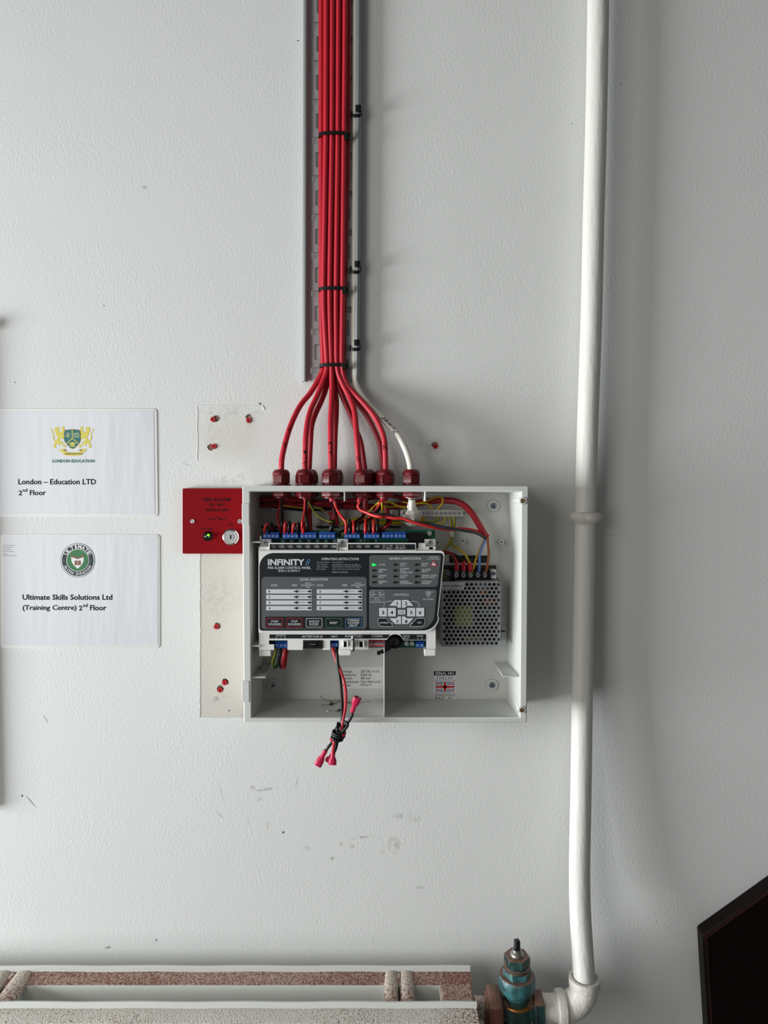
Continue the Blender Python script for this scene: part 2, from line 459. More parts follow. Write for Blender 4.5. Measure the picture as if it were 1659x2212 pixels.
M_gold = mat('print_gold', srgb(214, 200, 84), .5)
M_gold2 = mat('print_dark_gold', srgb(150, 124, 56), .5)
M_navy = mat('print_navy', srgb(22, 36, 48), .5)
M_fgreen = mat('print_forest_green', srgb(40, 112, 60), .5)
M_pbrown = mat('print_brown', srgb(132, 84, 60), .5)
M_led = glow('green_led', (0.01, 1.0, 0.10, 1), 1.1)
M_ledlime = glow('lime_led', (0.22, 1.0, 0.01, 1), 1.0)
M_lens = mat('dark_lens', srgb(10, 26, 14), .15, spec=.6)
M_cage = mat('aluminium_cage', srgb(150, 152, 153), .45, .3, vary=.05, vscale=90)
M_tan = mat('tan_circuit_board', srgb(150, 140, 100), .6)
M_xfmr = mat('yellow_tape', srgb(206, 204, 60), .45)
M_cap = mat('grey_component', srgb(130, 146, 158), .5)
M_resist = mat('tan_resistor_body', srgb(156, 128, 94), .5)
M_orange = mat('orange_component', srgb(200, 120, 30), .5)
M_copper = mat('copper_winding', srgb(170, 92, 66), .4, .4)
M_pipe = mat('gloss_white_pipe_paint', srgb(212, 210, 203), .5, bump=.9, bscale=120, stretch=(1, 1, .18), vary=.04, vscale=22)
M_elbow = mat('dirty_white_pipe_paint', srgb(208, 203, 194), .42, bump=1.0, bscale=150, vary=.16, vscale=50)
M_rad = mat('radiator_white_paint', srgb(212, 212, 206), .45, bump=.4, bscale=70, stretch=(.25, 1, 1), vary=.05, vscale=18)
RUST = srgb(126, 74, 58)
M_rustA = speckled('rust_through_paint', srgb(200, 188, 176), RUST, 300, .98, 1.16, bscale=330, big=3.5, bump=.8)
M_rustB = speckled('rust_specks_in_paint', srgb(206, 200, 190), srgb(126, 88, 72), 420, 1.03, 1.22, bscale=520, big=3, bump=.7)
M_rustC = speckled('heavy_rust', srgb(186, 160, 146), srgb(122, 76, 62), 300, .82, 1.14, bscale=380, big=3, bump=.9)
M_rustnut = speckled('rusty_iron', srgb(40, 34, 32), srgb(112, 66, 50), 160, .8, 1.15, bscale=300, big=18)
M_verd = speckled('verdigris_bronze', srgb(18, 52, 50), srgb(60, 112, 116), 70, .8, 1.2, rough=.45, bump=.5, bscale=200, big=22)
M_verdk = speckled('dark_green_bronze', srgb(16, 30, 30), srgb(34, 72, 66), 60, .9, 1.25, rough=.4, bump=.5, bscale=200, big=20)
for m_ in (M_verd, M_verdk, M_rustnut): dusty(m_, srgb(122, 88, 72))
M_iron = mat('dark_iron', srgb(52, 52, 54), .4, .6, vary=.3, vscale=90)
M_ring = mat('brass_ring', srgb(160, 108, 52), .4, .6)
M_board = mat('dark_stained_wood', srgb(17, 7, 6), .4, spec=.12, bump=.15, bscale=30, stretch=(.1, 1, 1))
M_shadeboard = mat('shade_board_brown', srgb(160, 130, 96), .8, vary=.2, vscale=120)
M_adh = mat('clear_adhesive_pad', srgb(206, 204, 184), .4)
M_tape = mat('crumpled_white_tape', srgb(196, 190, 180), .55, bump=1.0, bscale=160)

# ------------------------------------------------------------------ structure: the wall with its two old unpainted recesses and drilled holes
def wobble(x0, y0, x1, y1, step=9, amp=1.0):
    out = []
    for (ax, ay, bx, by) in ((x0, y0, x1, y0), (x1, y0, x1, y1), (x1, y1, x0, y1), (x0, y1, x0, y0)):
        n = max(2, int(max(abs(bx-ax), abs(by-ay))/step))
        for k in range(n):
            t = k/n
            out.append((ax+(bx-ax)*t + random.uniform(-amp, amp), ay+(by-ay)*t + random.uniform(-amp, amp)))
    return out
PATCH_A = wobble(428, 877, 571, 1009, 9, .7)
PATCH_B = wobble(431, 1180, 552, 1552, 6, .9)
PLUGS = [(460, 906, 466, 903), (537, 908, 537, 901), (462, 964, 454, 966), (467, 1354, 468, 1353), (485, 1475, 485, 1475), (475, 1491, 474, 1489), (941, 964, 940, 961)]
def cutter(polys, dep):
    mb = MB()
    for p in polys: sheet(mb, p, [], -dep, .004)
    me = bpy.data.meshes.new('cutter'); me.from_pydata(mb.v, [], mb.f); 
    bm = bmesh.new(); bm.from_mesh(me); bmesh.ops.remove_doubles(bm, verts=bm.verts, dist=1e-6)
    bmesh.ops.recalc_face_normals(bm, faces=bm.faces); bm.to_mesh(me); bm.free()
    o = bpy.data.objects.new('cutter', me); COL.objects.link(o); return o
def cut(o, cutters):
    for c in cutters:
        b = o.modifiers.new('cut', 'BOOLEAN'); b.object = c; b.operation = 'DIFFERENCE'; b.solver = 'EXACT'
    bpy.context.view_layer.update()
    me = bpy.data.meshes.new_from_object(o.evaluated_get(bpy.context.evaluated_depsgraph_get()))
    o.modifiers.clear(); old = o.data; o.data = me; bpy.data.meshes.remove(old)
    me.polygons.foreach_set('use_smooth', [False]*len(me.polygons))
def blob(cx, cy, r, n=14, a=.25):
    return [(cx + r*(1+random.uniform(-a, a))*math.cos(2*PI*k/n), cy + r*(1+random.uniform(-a, a))*math.sin(2*PI*k/n)) for k in range(n)]
wall = MB().box((-2.4, 0, 0), (2.2, .12, 2.75)).build('wall_back', M_wall, origin=(0, 0, 0))
wall['kind'] = 'structure'
holes = []
for (x, y, hx, hy) in PLUGS:
    holes.append(blob(hx, hy, 7.2, a=.18))
c1 = cutter([PATCH_B], .003)
c2 = [cutter([h], .0045) for h in holes]
c3 = [cutter([circ(x, y, 5.6, 14)], .03) for (x, y, _, _) in PLUGS]
cut(wall, [c1] + c2 + c3)
for nm, poly in (('bare_plaster_patch', PATCH_B),):
    mb = MB(); sheet(mb, poly, [], -.0029, -.0005)
    o = mb.build(nm, M_patch, wall, origin=(0, 0, 0))
    cut(o, c2 + c3)
for c in [c1] + c2 + c3: bpy.data.objects.remove(c)
# raised rims of paint left round the removed fitting
mb = MB()
mb.tube([P(426.5 + random.uniform(-.6, .6), y, 0) for y in range(878, 1000, 9)], .0005, 6, 3)
mb.tube([P(x, 875.5 + (x-430)*.012 + random.uniform(-.4, .4), 0) for x in range(428, 566, 9)], .0005, 6, 3)
mb.tube([P(566, 876.5, 0), P(569, 879, 0), P(571, 885, 0)], .0008, 6, 3)
mb.build('paint_ridge', M_wall, wall)
floor = MB().box((-2.4, -2.6, -.05), (2.2, 0, 0)).build('floor', M_floor, origin=(0, 0, 0)); floor['kind'] = 'structure'

# ------------------------------------------------------------------ wall plugs
PLUG_LABELS = ['red wall plug tilted in upper left hole of the patch above the red plate',
               'red wall plug under a chipped hole, upper right of the patch above the red plate',
               'red wall plug beside a brown chip, lowest of the three above the red plate',
               'red wall plug alone in its hole, upper of the three below the red plate',
               'red wall plug just up and right of another, left of the white box bottom',
               'red wall plug with chipped rim, lowest of the three below the red plate',
               'red wall plug alone on the wall right of the white power cable']
for i, (x, y, hx, hy) in enumerate(PLUGS):
    c = P(x, y, 0)
    t = root('wall_plug', PLUG_LABELS[i], 'wall plug', c, 'red plugs left in the wall')
    mb = MB()
    r = 5.4/1492
    star = []
    for k in range(16):
        rr = r*(.56 if k % 4 == 0 else .26)
        star.append((c.x + rr*math.cos(2*PI*k/16 + i), c.z + rr*math.sin(2*PI*k/16 + i)))
    rim = [(c.x + r*(1+random.uniform(-.04, .04))*math.cos(2*PI*k/18), c.z + r*(1+random.uniform(-.04, .04))*math.sin(2*PI*k/18)) for k in range(18)]
    sheet(mb, rim, [star], -.018, .0003 + .0012*(i < 3), px=False)
    mb.build('sleeve', M_redplug, t)
    mb = MB(); sheet(mb, holes[i], [circ(x, y, 5.3, 14)], -.0046, -.0036); mb.build('chipped_plaster', M_brown, t)
    MB().lathe([(r, 0), (r, .001)], (c.x, .0165, c.z), (0, 1, 0), 14).build('plug_bottom', M_blackm, t)

# ------------------------------------------------------------------ enclosure
BACK, RIM = .006, .085
enc = root('alarm_enclosure', 'open white plastic fire alarm box fixed to the wall, cover removed', 'enclosure', P(830, 1561, 0))
fx0, fy0, fx1, fy1 = 523, 1049, 1138, 1561
A = P(fx0, fy0, RIM); B = P(fx1, fy1, RIM)
IN0 = P(540, 1062, RIM); IN1 = P(1123, 1550, RIM)
def box_sh():
    mb = MB()
    # back plate and four walls, each with the small draft of a moulding
    mb.box((A.x+.002, -.0005, B.z+.002), (B.x-.002, -BACK, A.z-.002))
    def wallq(x0, z0, x1, z1, ix0, iz0, ix1, iz1):
        pass
    # ring: outer rectangle at rim and wall, inner rectangle at rim and floor
    o = [(A.x, A.z), (B.x, A.z), (B.x, B.z), (A.x, B.z)]
    i = [(IN0.x, IN0.z), (IN1.x, IN0.z), (IN1.x, IN1.z), (IN0.x, IN1.z)]
    g = .0025
    ib = [(IN0.x+g*.6, IN0.z-g), (IN1.x-g*1.4, IN0.z-g), (IN1.x-g*1.4, IN1.z+g*.6), (IN0.x+g*.6, IN1.z+g*.6)]
    vs = [(x, -RIM, z) for x, z in o] + [(x, -RIM, z) for x, z in i] + [(x, -BACK+.0004, z) for x, z in ib] + [(x, -.0005, z) for x, z in o]
    fs = []
    for k in range(4):
        k2 = (k+1) % 4
        fs += [(k, k2, 4+k2, 4+k), (4+k, 4+k2, 8+k2, 8+k), (12+k, 12+k2, k2, k)]
    fs.append((15, 14, 13, 12))
    mb.add(vs, [tuple(reversed(f)) for f in fs])
    return mb
shell = box_sh()
so = shell.build('shell', M_box, enc, angle=30)
bm = bmesh.new(); bm.from_mesh(so.data); bmesh.ops.recalc_face_normals(bm, faces=bm.faces); bm.to_mesh(so.data); bm.free()
b = so.modifiers.new('bevel', 'BEVEL'); b.width = .0012; b.segments = 2; b.limit_method = 'ANGLE'; b.angle_limit = math.radians(50)
for (y0, y1) in ((1087.5, 1134), (1471, 1517)):
    m_ = MB(); m_.pbox(522.2, y0, 538.6, y1, .05, RIM+.0007); m_.build('knockout_tab', M_box, enc, bevel=.0006)
def pwall(name, x0, y0, x1, y1, d0, d1, m=M_box, par=enc, bevel=.0004):
    return MB().pbox(x0, y0, x1, y1, d0, d1).build(name, m, par, bevel=bevel)
pwall('rib', 742.8, 1062, 745.4, 1083, .035, .083)
pwall('rib', 917.4, 1062, 920.2, 1083, .035, .083)
pwall('divider', 828.6, 1400, 831.2, 1550.5, BACK, .0835)
def shelf(pts_front, pts_back, name='shelf_tab'):
    (ax, bx, y) = pts_front; (cx, ex, y2) = pts_back
    f0 = P(ax, y, .082); f1 = P(bx, y, .082); b0 = P(cx, y2, BACK); b1 = P(ex, y2, BACK); th = .0016
    z = f0.z
    vs = [(f0.x, -.082, z), (f1.x, -.082, z), (b1.x, -BACK, z), (b0.x, -BACK, z)]
    vs += [(x, y_, z-th) for x, y_, z in vs]
    MB().add(vs, [(0, 1, 2, 3), (7, 6, 5, 4), (0, 4, 5, 1), (1, 5, 6, 2), (2, 6, 7, 3), (3, 7, 4, 0)])
    mb = MB(); mb.add(vs, [(3, 2, 1, 0), (4, 5, 6, 7), (1, 5, 4, 0), (2, 6, 5, 1), (3, 7, 6, 2), (0, 4, 7, 3)])
    return mb.build(name, M_box, enc)
shelf((539, 562, 1170), (539, 570, 1161))
shelf((539, 562, 1394.5), (539, 570, 1368))
sh = shelf((539, 573, 1462), (539, 588, 1433))
shelf((1086, 1124, 1460), (1067, 1124, 1430))
# brown glue stain on the left shelf
mb = MB(); z = P(556, 1462, .082).z + .00015
st = [(P(553, 1440, .03).x + .011*math.cos(a)*(1+random.uniform(-.3, .3)), -.035 + .004*math.sin(a)*(1+random.uniform(-.4, .4))) for a in [2*PI*k/16 for k in range(16)]]
mb.add([(x, y, z) for x, y in st], [tuple(range(16))]); mb.build('glue_stain', mat('brown_stain', srgb(130, 84, 62), .7), enc)
# screw posts with brass inserts
for (x, y) in ((1130, 1082), (1128, 1534)):
    c = P(x, y, .087); r = 8/1627
    mb = MB(); mb.lathe([(r*1.06, -.082), (r, -.001), (r*.92, 0), (r*.62, 0), (r*.6, -.012), (.0001, -.012)], (c.x, -.087, c.z), (0, -1, 0), 24, close=False)
    p_ = mb.build('screw_post', M_box, enc)
    mb = MB(); mb.lathe([(r*.62, 0), (r*.58, .0004), (r*.36, .0004), (r*.34, -.008)], (c.x, -.0868, c.z), (0, -1, 0), 20, close=False)
    mb.build('threaded_insert', M_brass, p_)
# cross-head screw, shared mesh, head radius 1
def make_screw(cross=True):
    r = 1.0; hol = []
    a, w = .58, .13
    if cross: hol = [(a, w), (w, w), (w, a), (-w, a), (-w, w), (-a, w), (-a, -w), (-w, -w), (-w, -a), (w, -a), (w, -w), (a, -w)]
    else: hol = [(.8, .13), (-.8, .13), (-.8, -.13), (.8, -.13)]
    mb = MB()
    sheet(mb, circ(0, 0, .86, 20), [hol], .1, .42, px=False)
    mb.lathe([(1.0, 0), (1.0, .16), (.96, .3), (.86, .42)], (0, 0, 0), (0, -1, 0), 20, close=False)
    mb.lathe([(.9, .0), (.9, .1)], (0, 0, 0), (0, -1, 0), 16, mi=1)
    me = bpy.data.meshes.new('screw'); me.from_pydata(mb.v, [], mb.f)
    me.polygons.foreach_set('material_index', mb.m); me.polygons.foreach_set('use_smooth', [True]*len(me.polygons)); me.set_sharp_from_angle(angle=.6)
    return me
SCR = make_screw(); SCR.materials.append(M_zinc); SCR.materials.append(M_iron)
SCRB = SCR.copy(); SCRB.materials[0] = M_steel
SLOT = make_screw(False); SLOT.materials.append(M_steel); SLOT.materials.append(M_iron)
def screw(me, name, parent, px, py, d, rpx, rot=None):
    c = P(px, py, d); r = rpx*(1.028-d)/FPX
    return place(me, name, parent, (c.x, -d, c.z), r, (0, rot if rot is not None else random.uniform(0, 1.5), 0))
for (x, y) in ((1066, 1093), (590, 1480), (1063.5, 1480), (594, 1097)):
    c = P(x, y, .009); r = 12/1500
    mb = MB(); mb.lathe([(r, -.004), (r, 0), (r*.93, .0006), (r*.6, .0006), (r*.56, -.001)], (c.x, -.009, c.z), (0, -1, 0), 28, close=False)
    bo = mb.build('fixing_boss', M_box, enc)
    screw(SCR, 'screw', bo, x, y, .0085, 7)
for (x, y, dd) in ((1000, 1168, .014), (1083, 1171, .014), (946, 1172, .02)):
    c = P(x, y, dd); r = 5.2/1500
    mb = MB(); mb.lathe([(r, -dd+BACK), (r, 0), (r*.42, 0), (r*.4, -.006), (.0001, -.006)], (c.x, -dd, c.z), (0, -1, 0), 20, close=False)
    mb.build('standoff', M_box, enc)
# stickers on the back plate
lab = MB().pbox(739, 1441, 827.5, 1487.5, BACK, BACK+.0002).build('rating_label', M_label, enc)
mb = MB(); d = BACK+.0003
for k, (l, r, x1, x2) in enumerate((('Voltage:', '230 VAC +/-10', 761, 818.5), ('Frequency:', '50/60 Hz', 770, 803), ('Current:', '400 mA', 761, 800), ('Manufacturer:', 'Zeta Alarms Ltd.', 776, 823), ('Model:', 'Infinity 8', 757, 802))):
    y = 1447.5 + k*7.35
    text(mb, l, 740.5, x1, y+.2*('y' not in l), y+5.6+(1.2 if ('q' in l or 'g' in l) else 0), d, .006)
    text(mb, r, 779, x2, y, y+5.6, d, .006)
mb.build('lettering', M_ink, lab)
ser = MB().pbox(937, 1449.6, 984, 1511, BACK, BACK+.0002).build('serial_number_label', M_label, enc)
mb = MB()
flat(mb, [(937.3, 1450), (984, 1450), (984, 1459), (937.3, 1459)], d)
line(mb, [(937.5, 1469.5), (984, 1469.5)], .7, d); line(mb, [(937.5, 1498), (984, 1498)], .7, d); line(mb, [(937.5, 1503.3), (984, 1503.3)], .7, d)
line(mb, [(961, 1503.3), (961, 1511)], .7, d)
text(mb, '104234', 943.5, 978, 1460.5, 1467.5, d, -.012, shear=.1)
text(mb, 'TEST DATE', 939, 960, 1499, 1502.6, d); text(mb, 'TESTED BY', 961.8, 983.3, 1499, 1502.6, d)
text(mb, '24.4.25', 937.8, 959, 1505, 1510, d, .01, shear=.2); text(mb, 'Jm', 966, 979.5, 1505, 1510, d, .01, shear=.2)
text(mb, 'SERIAL NO.', 940, 982.3, 1451.5, 1457.5, d+.0001, .02, mi=1)
mb.build('lettering', [M_ink, M_label], ser)
# printed flag
x0, x1, y0, y1 = 941, 981.5, 1472.5, 1495
mb = MB(); flat(mb, [(x0, y0), (x1, y0), (x1, y1), (x0, y1)], d, 0)
xm, ym = (x0+x1)/2, (y0+y1)/2
for (a, bq) in (((x0, y0), (x1, y1)), ((x0, y1), (x1, y0))):
    s_ = 1 if a[1] == y0 else -1
    flat(mb, [(x0, a[1]), (x0+5, a[1]), (x1, bq[1]-s_*2.8), (x1, bq[1]), (x1-5, bq[1]), (x0, a[1]+s_*2.8)], d+.00008, 1)
    flat(mb, [(x0, a[1]), (x0+2, a[1]), (x1, bq[1]-s_*1.2), (x1, bq[1]), (x1-2, bq[1]), (x0, a[1]+s_*1.2)], d+.00016, 2)
flat(mb, [(xm-4.2, y0), (xm+4.2, y0), (xm+4.2, y1), (xm-4.2, y1)], d+.00024, 1); flat(mb, [(x0, ym-3.9), (x1, ym-3.9), (x1, ym+3.9), (x0, ym+3.9)], d+.00024, 1)
flat(mb, [(xm-2.2, y0), (xm+2.2, y0), (xm+2.2, y1), (xm-2.2, y1)], d+.00032, 2); flat(mb, [(x0, ym-2.1), (x1, ym-2.1), (x1, ym+2.1), (x0, ym+2.1)], d+.00032, 2)
mb.build('printed_flag', [M_flag, M_label, M_dred], ser)
# moulded ledge lines of the back plate
for (x0, x1, y, gap) in ((556, 760, 1133, 0), (760, 870, 1133, 0)):
    MB().pbox(x0, y-3, x1, y+3, BACK, BACK+.003).build('moulded_ledge', M_box, enc, bevel=.0005)
for (x0, x1, y) in ((558, 605, 1138.5), (683, 730, 1138.5), (828, 866, 1138.5), (1083, 1091, 1363.5)):
    MB().pbox(x0, y-1.1, x1, y+1.3, BACK-.003, BACK+.0034).build('slot', M_blackm, enc)
MB().pbox(1083, 1352, 1095, 1390, BACK, .0085).build('rib', M_box, enc, bevel=.0004)

# ------------------------------------------------------------------ cable tray
tray = root('cable_tray', 'slotted galvanised steel cable tray running up the wall behind the red cables', 'cable tray', P(716, 824, .003))
BASED = .0048
hs = []
def lx(y): return (656-653)*(1 - y/838.0)            # the tray leans a little
def sl(x0, x1, y, h, r=3): hs.append(rrect(x0, y-h/2, x1, y+h/2, r))
for k in range(-2, 10):
    y = 54 + k*82.9
    sl(670.5 + lx(y)*2, 706, y, 14)
    y2 = 95 + k*83.2
    if y2 < 800: sl(678 + lx(y2)*2, 692, y2, 34)
    y3 = 86 + k*83.3
    if y3 < 800: sl(738, 760 + lx(y3)*1.7, y3, 13.5)
    y4 = 45 + k*83.0
    sl(741 + lx(y4), 753.5 + lx(y4)*1.5, y4, 33)
mb = MB(); sheet(mb, [(660, -140), (776, -140), (771, 827), (655, 822)], hs, .0034, BASED)
mb.build('slotted_base', M_galv, tray)
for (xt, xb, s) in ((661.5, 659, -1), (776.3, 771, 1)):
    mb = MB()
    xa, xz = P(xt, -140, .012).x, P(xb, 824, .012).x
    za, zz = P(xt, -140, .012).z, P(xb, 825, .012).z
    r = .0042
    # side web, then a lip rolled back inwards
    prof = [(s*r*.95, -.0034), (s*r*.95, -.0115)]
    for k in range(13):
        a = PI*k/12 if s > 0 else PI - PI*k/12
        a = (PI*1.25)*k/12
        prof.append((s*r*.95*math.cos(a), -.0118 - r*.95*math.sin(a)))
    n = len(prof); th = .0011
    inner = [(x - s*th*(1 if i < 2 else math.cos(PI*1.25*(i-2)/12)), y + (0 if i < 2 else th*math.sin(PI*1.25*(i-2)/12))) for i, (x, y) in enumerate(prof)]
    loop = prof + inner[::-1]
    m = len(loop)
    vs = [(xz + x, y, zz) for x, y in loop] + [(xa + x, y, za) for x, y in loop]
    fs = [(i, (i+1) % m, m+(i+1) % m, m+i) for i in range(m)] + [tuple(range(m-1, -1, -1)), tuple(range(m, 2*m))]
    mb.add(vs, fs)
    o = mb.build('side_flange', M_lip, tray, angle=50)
    bm = bmesh.new(); bm.from_mesh(o.data); bmesh.ops.recalc_face_normals(bm, faces=bm.faces); bm.to_mesh(o.data); bm.free()

# ------------------------------------------------------------------ cable glands through the top of the box
gxs = [607.5, 658.5, 714.5, 783, 832.5, 888.5]
TOPZ = A.z
def gland(px, d, label, seed, top=1014):
    c = P(px, 1049, d); x = c.x
    t = root('cable_gland', label, 'cable gland', (x, -d, TOPZ), 'dark red cable glands along the box top')
    sc = (1.028-d)/FPX; R = 20.6*sc
    a0 = seed
    f = lambda y: P(px, y, d).z - TOPZ
    # domed clamp nut
    h1, h0 = f(1026), f(1014)
    prof = [(R*.93, h1)] + [(R*(.50 + .43*math.cos(q)), h1 + (h0-h1)*math.sin(q)) for q in [PI/2*k/7 for k in range(8)]] + [(R*.34, h0), (R*.34, h0-.006)]
    mb = MB(); mb.lathe(prof, (x, -d, TOPZ), (0, 0, 1), 28, close=False); dn = mb.build('dome_nut', M_gland, t)
    mb = MB(); mb.lathe([(R*.93, f(1044.4)), (R, f(1043.4)), (R, f(1027.5)), (R*.95, f(1025.5))], (x, -d, TOPZ), (0, 0, 1), 6, a0=a0)
    mb.build('hex_grip', M_gland, dn, bevel=.0006)
    mb = MB(); mb.lathe([(R*.8, f(1046.3)), (R*.8, f(1044))], (x, -d, TOPZ), (0, 0, 1), 24)
    mb.lathe([(R*1.0, 0), (R*1.02, f(1047.2)), (R*.98, f(1046))], (x, -d, TOPZ), (0, 0, 1), 6, a0=a0+.3)
    mb.build('body_collar', M_gland, t)
    zi = IN0.z
    mb = MB(); mb.lathe([(R*1.02, 0), (R*1.08, -.0012), (R*1.08, -.0062), (R*1.0, -.0072)], (x, -d, zi), (0, 0, 1), 6, a0=a0+.15)
    mb.build('lock_nut', M_gland, t, bevel=.0005)
    mb = MB(); mb.lathe([(R*.78, .0), (R*.78, -.009), (R*.6, -.009), (R*.6, 0)], (x, -d, zi), (0, 0, 1), 20, close=False)
    mb.build('threaded_stub', M_gland, t)
    return t
GD, GDR = .060, .030
names = ['first cable gland from the left, holding the single leftmost red cable', 'second front cable gland from the left, holding the cable marked AL4',
         'third front cable gland from the left, holding the cable marked AL3', 'fourth front cable gland from the left, holding the cable marked CC',
         'fifth front cable gland from the left, holding the cable marked Z1', 'rightmost cable gland, holding the white power cable']
for i, x in enumerate(gxs): gland(x, GD, names[i], .2 + i*.37)
rear = [(664, 'rear cable gland half hidden behind the one marked AL4'), (719, 'rear cable gland hidden behind the one marked AL3'),
        (784, 'rear cable gland half hidden behind the one marked CC'), (829, 'rear cable gland hidden behind the one marked Z1')]
RX = [667, 722, 791, 828]
for (x, l), xx in zip(rear, RX): gland(xx, GDR, l, .9 + xx*.1)

# ------------------------------------------------------------------ cables
CR = .0039
FL, BL = .0152, .0090              # centre depths of the front and back layers in the tray
def cable(px_pts, lab, m=M_cable, r=CR, name='fire_cable', group='red cables from the tray'):
    pts = [P(x, y, d) for x, y, d in px_pts]
    mb = MB(); mb.tube(pts, r, 14, 6)
    o = mb.build(name, m, None)
    tag(o, lab, 'cable', group)
    o['_'] = 0; del o['_']
    return o, spline(pts, 6)
def on_cable(o, c, s, y_start, y_end, r, bold=0.0, m=M_ink, name='handwriting', flip=False, wfac=.62, off=0.0):
    """handwriting that follows the cable's round surface between two heights (pixels)"""
    a = min(range(len(c)), key=lambda i: abs(proj(c[i])[1]-y_start)); b_ = min(range(len(c)), key=lambda i: abs(proj(c[i])[1]-y_end))
    if b_ == a: b_ = a+1
    me = glyphs(s, bold, .15)
    xs = [v.co.x for v in me.vertices]; ys = [v.co.y for v in me.vertices]
    x0, x1, y0, y1 = min(xs), max(xs), min(ys), max(ys)
    mb = MB()
    bm = bmesh.new(); bm.from_mesh(me)
    bmesh.ops.triangulate(bm, faces=bm.faces); bmesh.ops.subdivide_edges(bm, edges=[e for e in bm.edges if e.calc_length() > .08], cuts=1)
    vs = []
    for v in bm.verts:
        t = (v.co.x-x0)/(x1-x0); h = ((v.co.y-y0)/(y1-y0)-.5)*2*wfac + off
        fi = a + (b_-a)*t; i = int(max(0, min(len(c)-2, math.floor(fi)))); q = fi-i
        p = c[i].lerp(c[i+1], q); tg = (c[i+1]-c[i]).normalized() * (1 if b_ > a else -1)
        view = (CAM-p).normalized(); view = (Vector((0, -1, 0)) - tg*tg.dot(Vector((0, -1, 0)))).normalized()
        up = view.cross(tg).normalized()
        ang = math.asin(max(-.98, min(.98, h)))
        vs.append(p + (view*math.cos(ang) + up*math.sin(ang))*(r*1.012))
    bm.verts.index_update()
    mb.add(vs, [tuple(v.index for v in f.verts) for f in bm.faces]); bm.free(); bpy.data.meshes.remove(me)
    return mb.build(name, m, o)
def proj(p):
    v = p - CAM
    z = v.dot(_f)
    return (W/2 + FPX*v.x/z, H/2 - FPX*v.dot(_u)/z)
def tray_run(x0, x294, x625, x791, d):
    return [(x0+.6, -120, d), (x0, 0, d), (x0*.6+x294*.4, 150, d), (x294, 294, d), (x294*.5+x625*.5, 460, d), (x625, 625, d), (x791*.5+x625*.5-.6, 710, d), (x791, 791, d)]
def fan(pts, d0, d1, gx, gd):
    n = len(pts); out = []
    for i, (x, y) in enumerate(pts):
        t = (i+1)/n; t = t*t*(3-2*t)
        out.append((x, y, d0 + (d1-d0)*t))
    return out + [(gx, 1040, gd), (gx, 1062, gd)]
CABS = {}
def red(key, run, d, pts, gx, gd, tail, lab, m=M_cable):
    p = tray_run(*run, d) + fan(pts, d, gd, gx, gd) + tail
    CABS[key] = cable(p, lab, m)
red('AD', (694, 694, 694, 697.5), BL, [(687.5, 820), (671, 848), (650, 874), (636, 900), (624, 930), (614.7, 963), (608.8, 992), (607.8, 1015)], 607.5, GD, [(607.5, 1072, GD)],
    'red cable curving furthest left to the first gland')
red('AL4', (705, 704, 699, 706), FL, [(697, 825), (685, 855), (671, 886), (664, 914), (660.5, 944), (659.4, 980), (658.7, 1015)], 658.5, GD, [(660, 1079, GD)],
    'red cable marked AL4, second front cable from the left')
red('AL3', (718, 717, 712, 716), FL, [(717, 839), (716, 874), (714, 909), (714, 956), (714.5, 1015)], 714.5, GD, [(718, 1083, GD)],
    'red cable marked AL3 dropping straight down in the middle')
red('CC', (731.5, 730, 726, 728), FL, [(739, 827), (755, 858), (765, 886), (769, 921), (771.5, 956), (776, 1015)], 778, GD, [(776.5, 1084, GD)],
    'red cable marked CC, fourth front cable from the left')
red('Z1', (745.5, 743, 740, 739), FL, [(747.5, 827), (765, 850), (786, 872), (807, 897), (822.7, 926), (831, 956), (833, 1015)], 832.5, GD, [(825, 1083, GD)],
    'red cable marked Z1 curving right beside the white cable')
red('AL4b', (704, 703, 701, 708), BL, [(706, 830), (696, 862), (681, 895), (673, 921), (670.5, 956), (667.5, 1015)], 667, GDR, [(667, 1090, GDR), (669, 1150, GDR)],
    'red cable tucked behind the one marked AL4', M_cable2)
red('AL3b', (716, 716, 714, 719), BL, [(721, 830), (726, 862), (726, 897), (723.5, 944), (722, 1015)], 722, GDR, [(723, 1090, GDR), (722, 1128, GDR)],
    'red cable tucked behind the one marked AL3', M_cable2)
red('CCb', (742, 741, 733, 731), BL, [(731, 830), (742, 862), (755.7, 893), (768, 926), (779, 956), (786, 1000)], 791, GDR, [(789, 1090, GDR), (786, 1112, GDR)],
    'red cable tucked behind the one marked CC', M_cable2)
red('Z1b', (753, 751.5, 744, 742), BL, [(747, 830), (765, 862), (788.6, 893), (807, 926), (821, 963), (826, 1005)], 828, GDR, [(833, 1090, GDR), (838, 1116, GDR)],
    'red cable tucked behind the one marked Z1', M_cable2)
for key, s, ya, yb, bd in (('AD', 'AD', 970, 955, .01), ('AD', 'AL 1', 938, 908, .0), ('AL4', 'AL4', 1012, 975, 0), ('AL3', 'AL3', 987, 960, 0), ('CC', 'CC', 998, 984, 0), ('Z1', 'Z1', 979, 957, .01)):
    o, c = CABS[key]; on_cable(o, c, s, ya, yb, CR, bd+.02, wfac=.62)
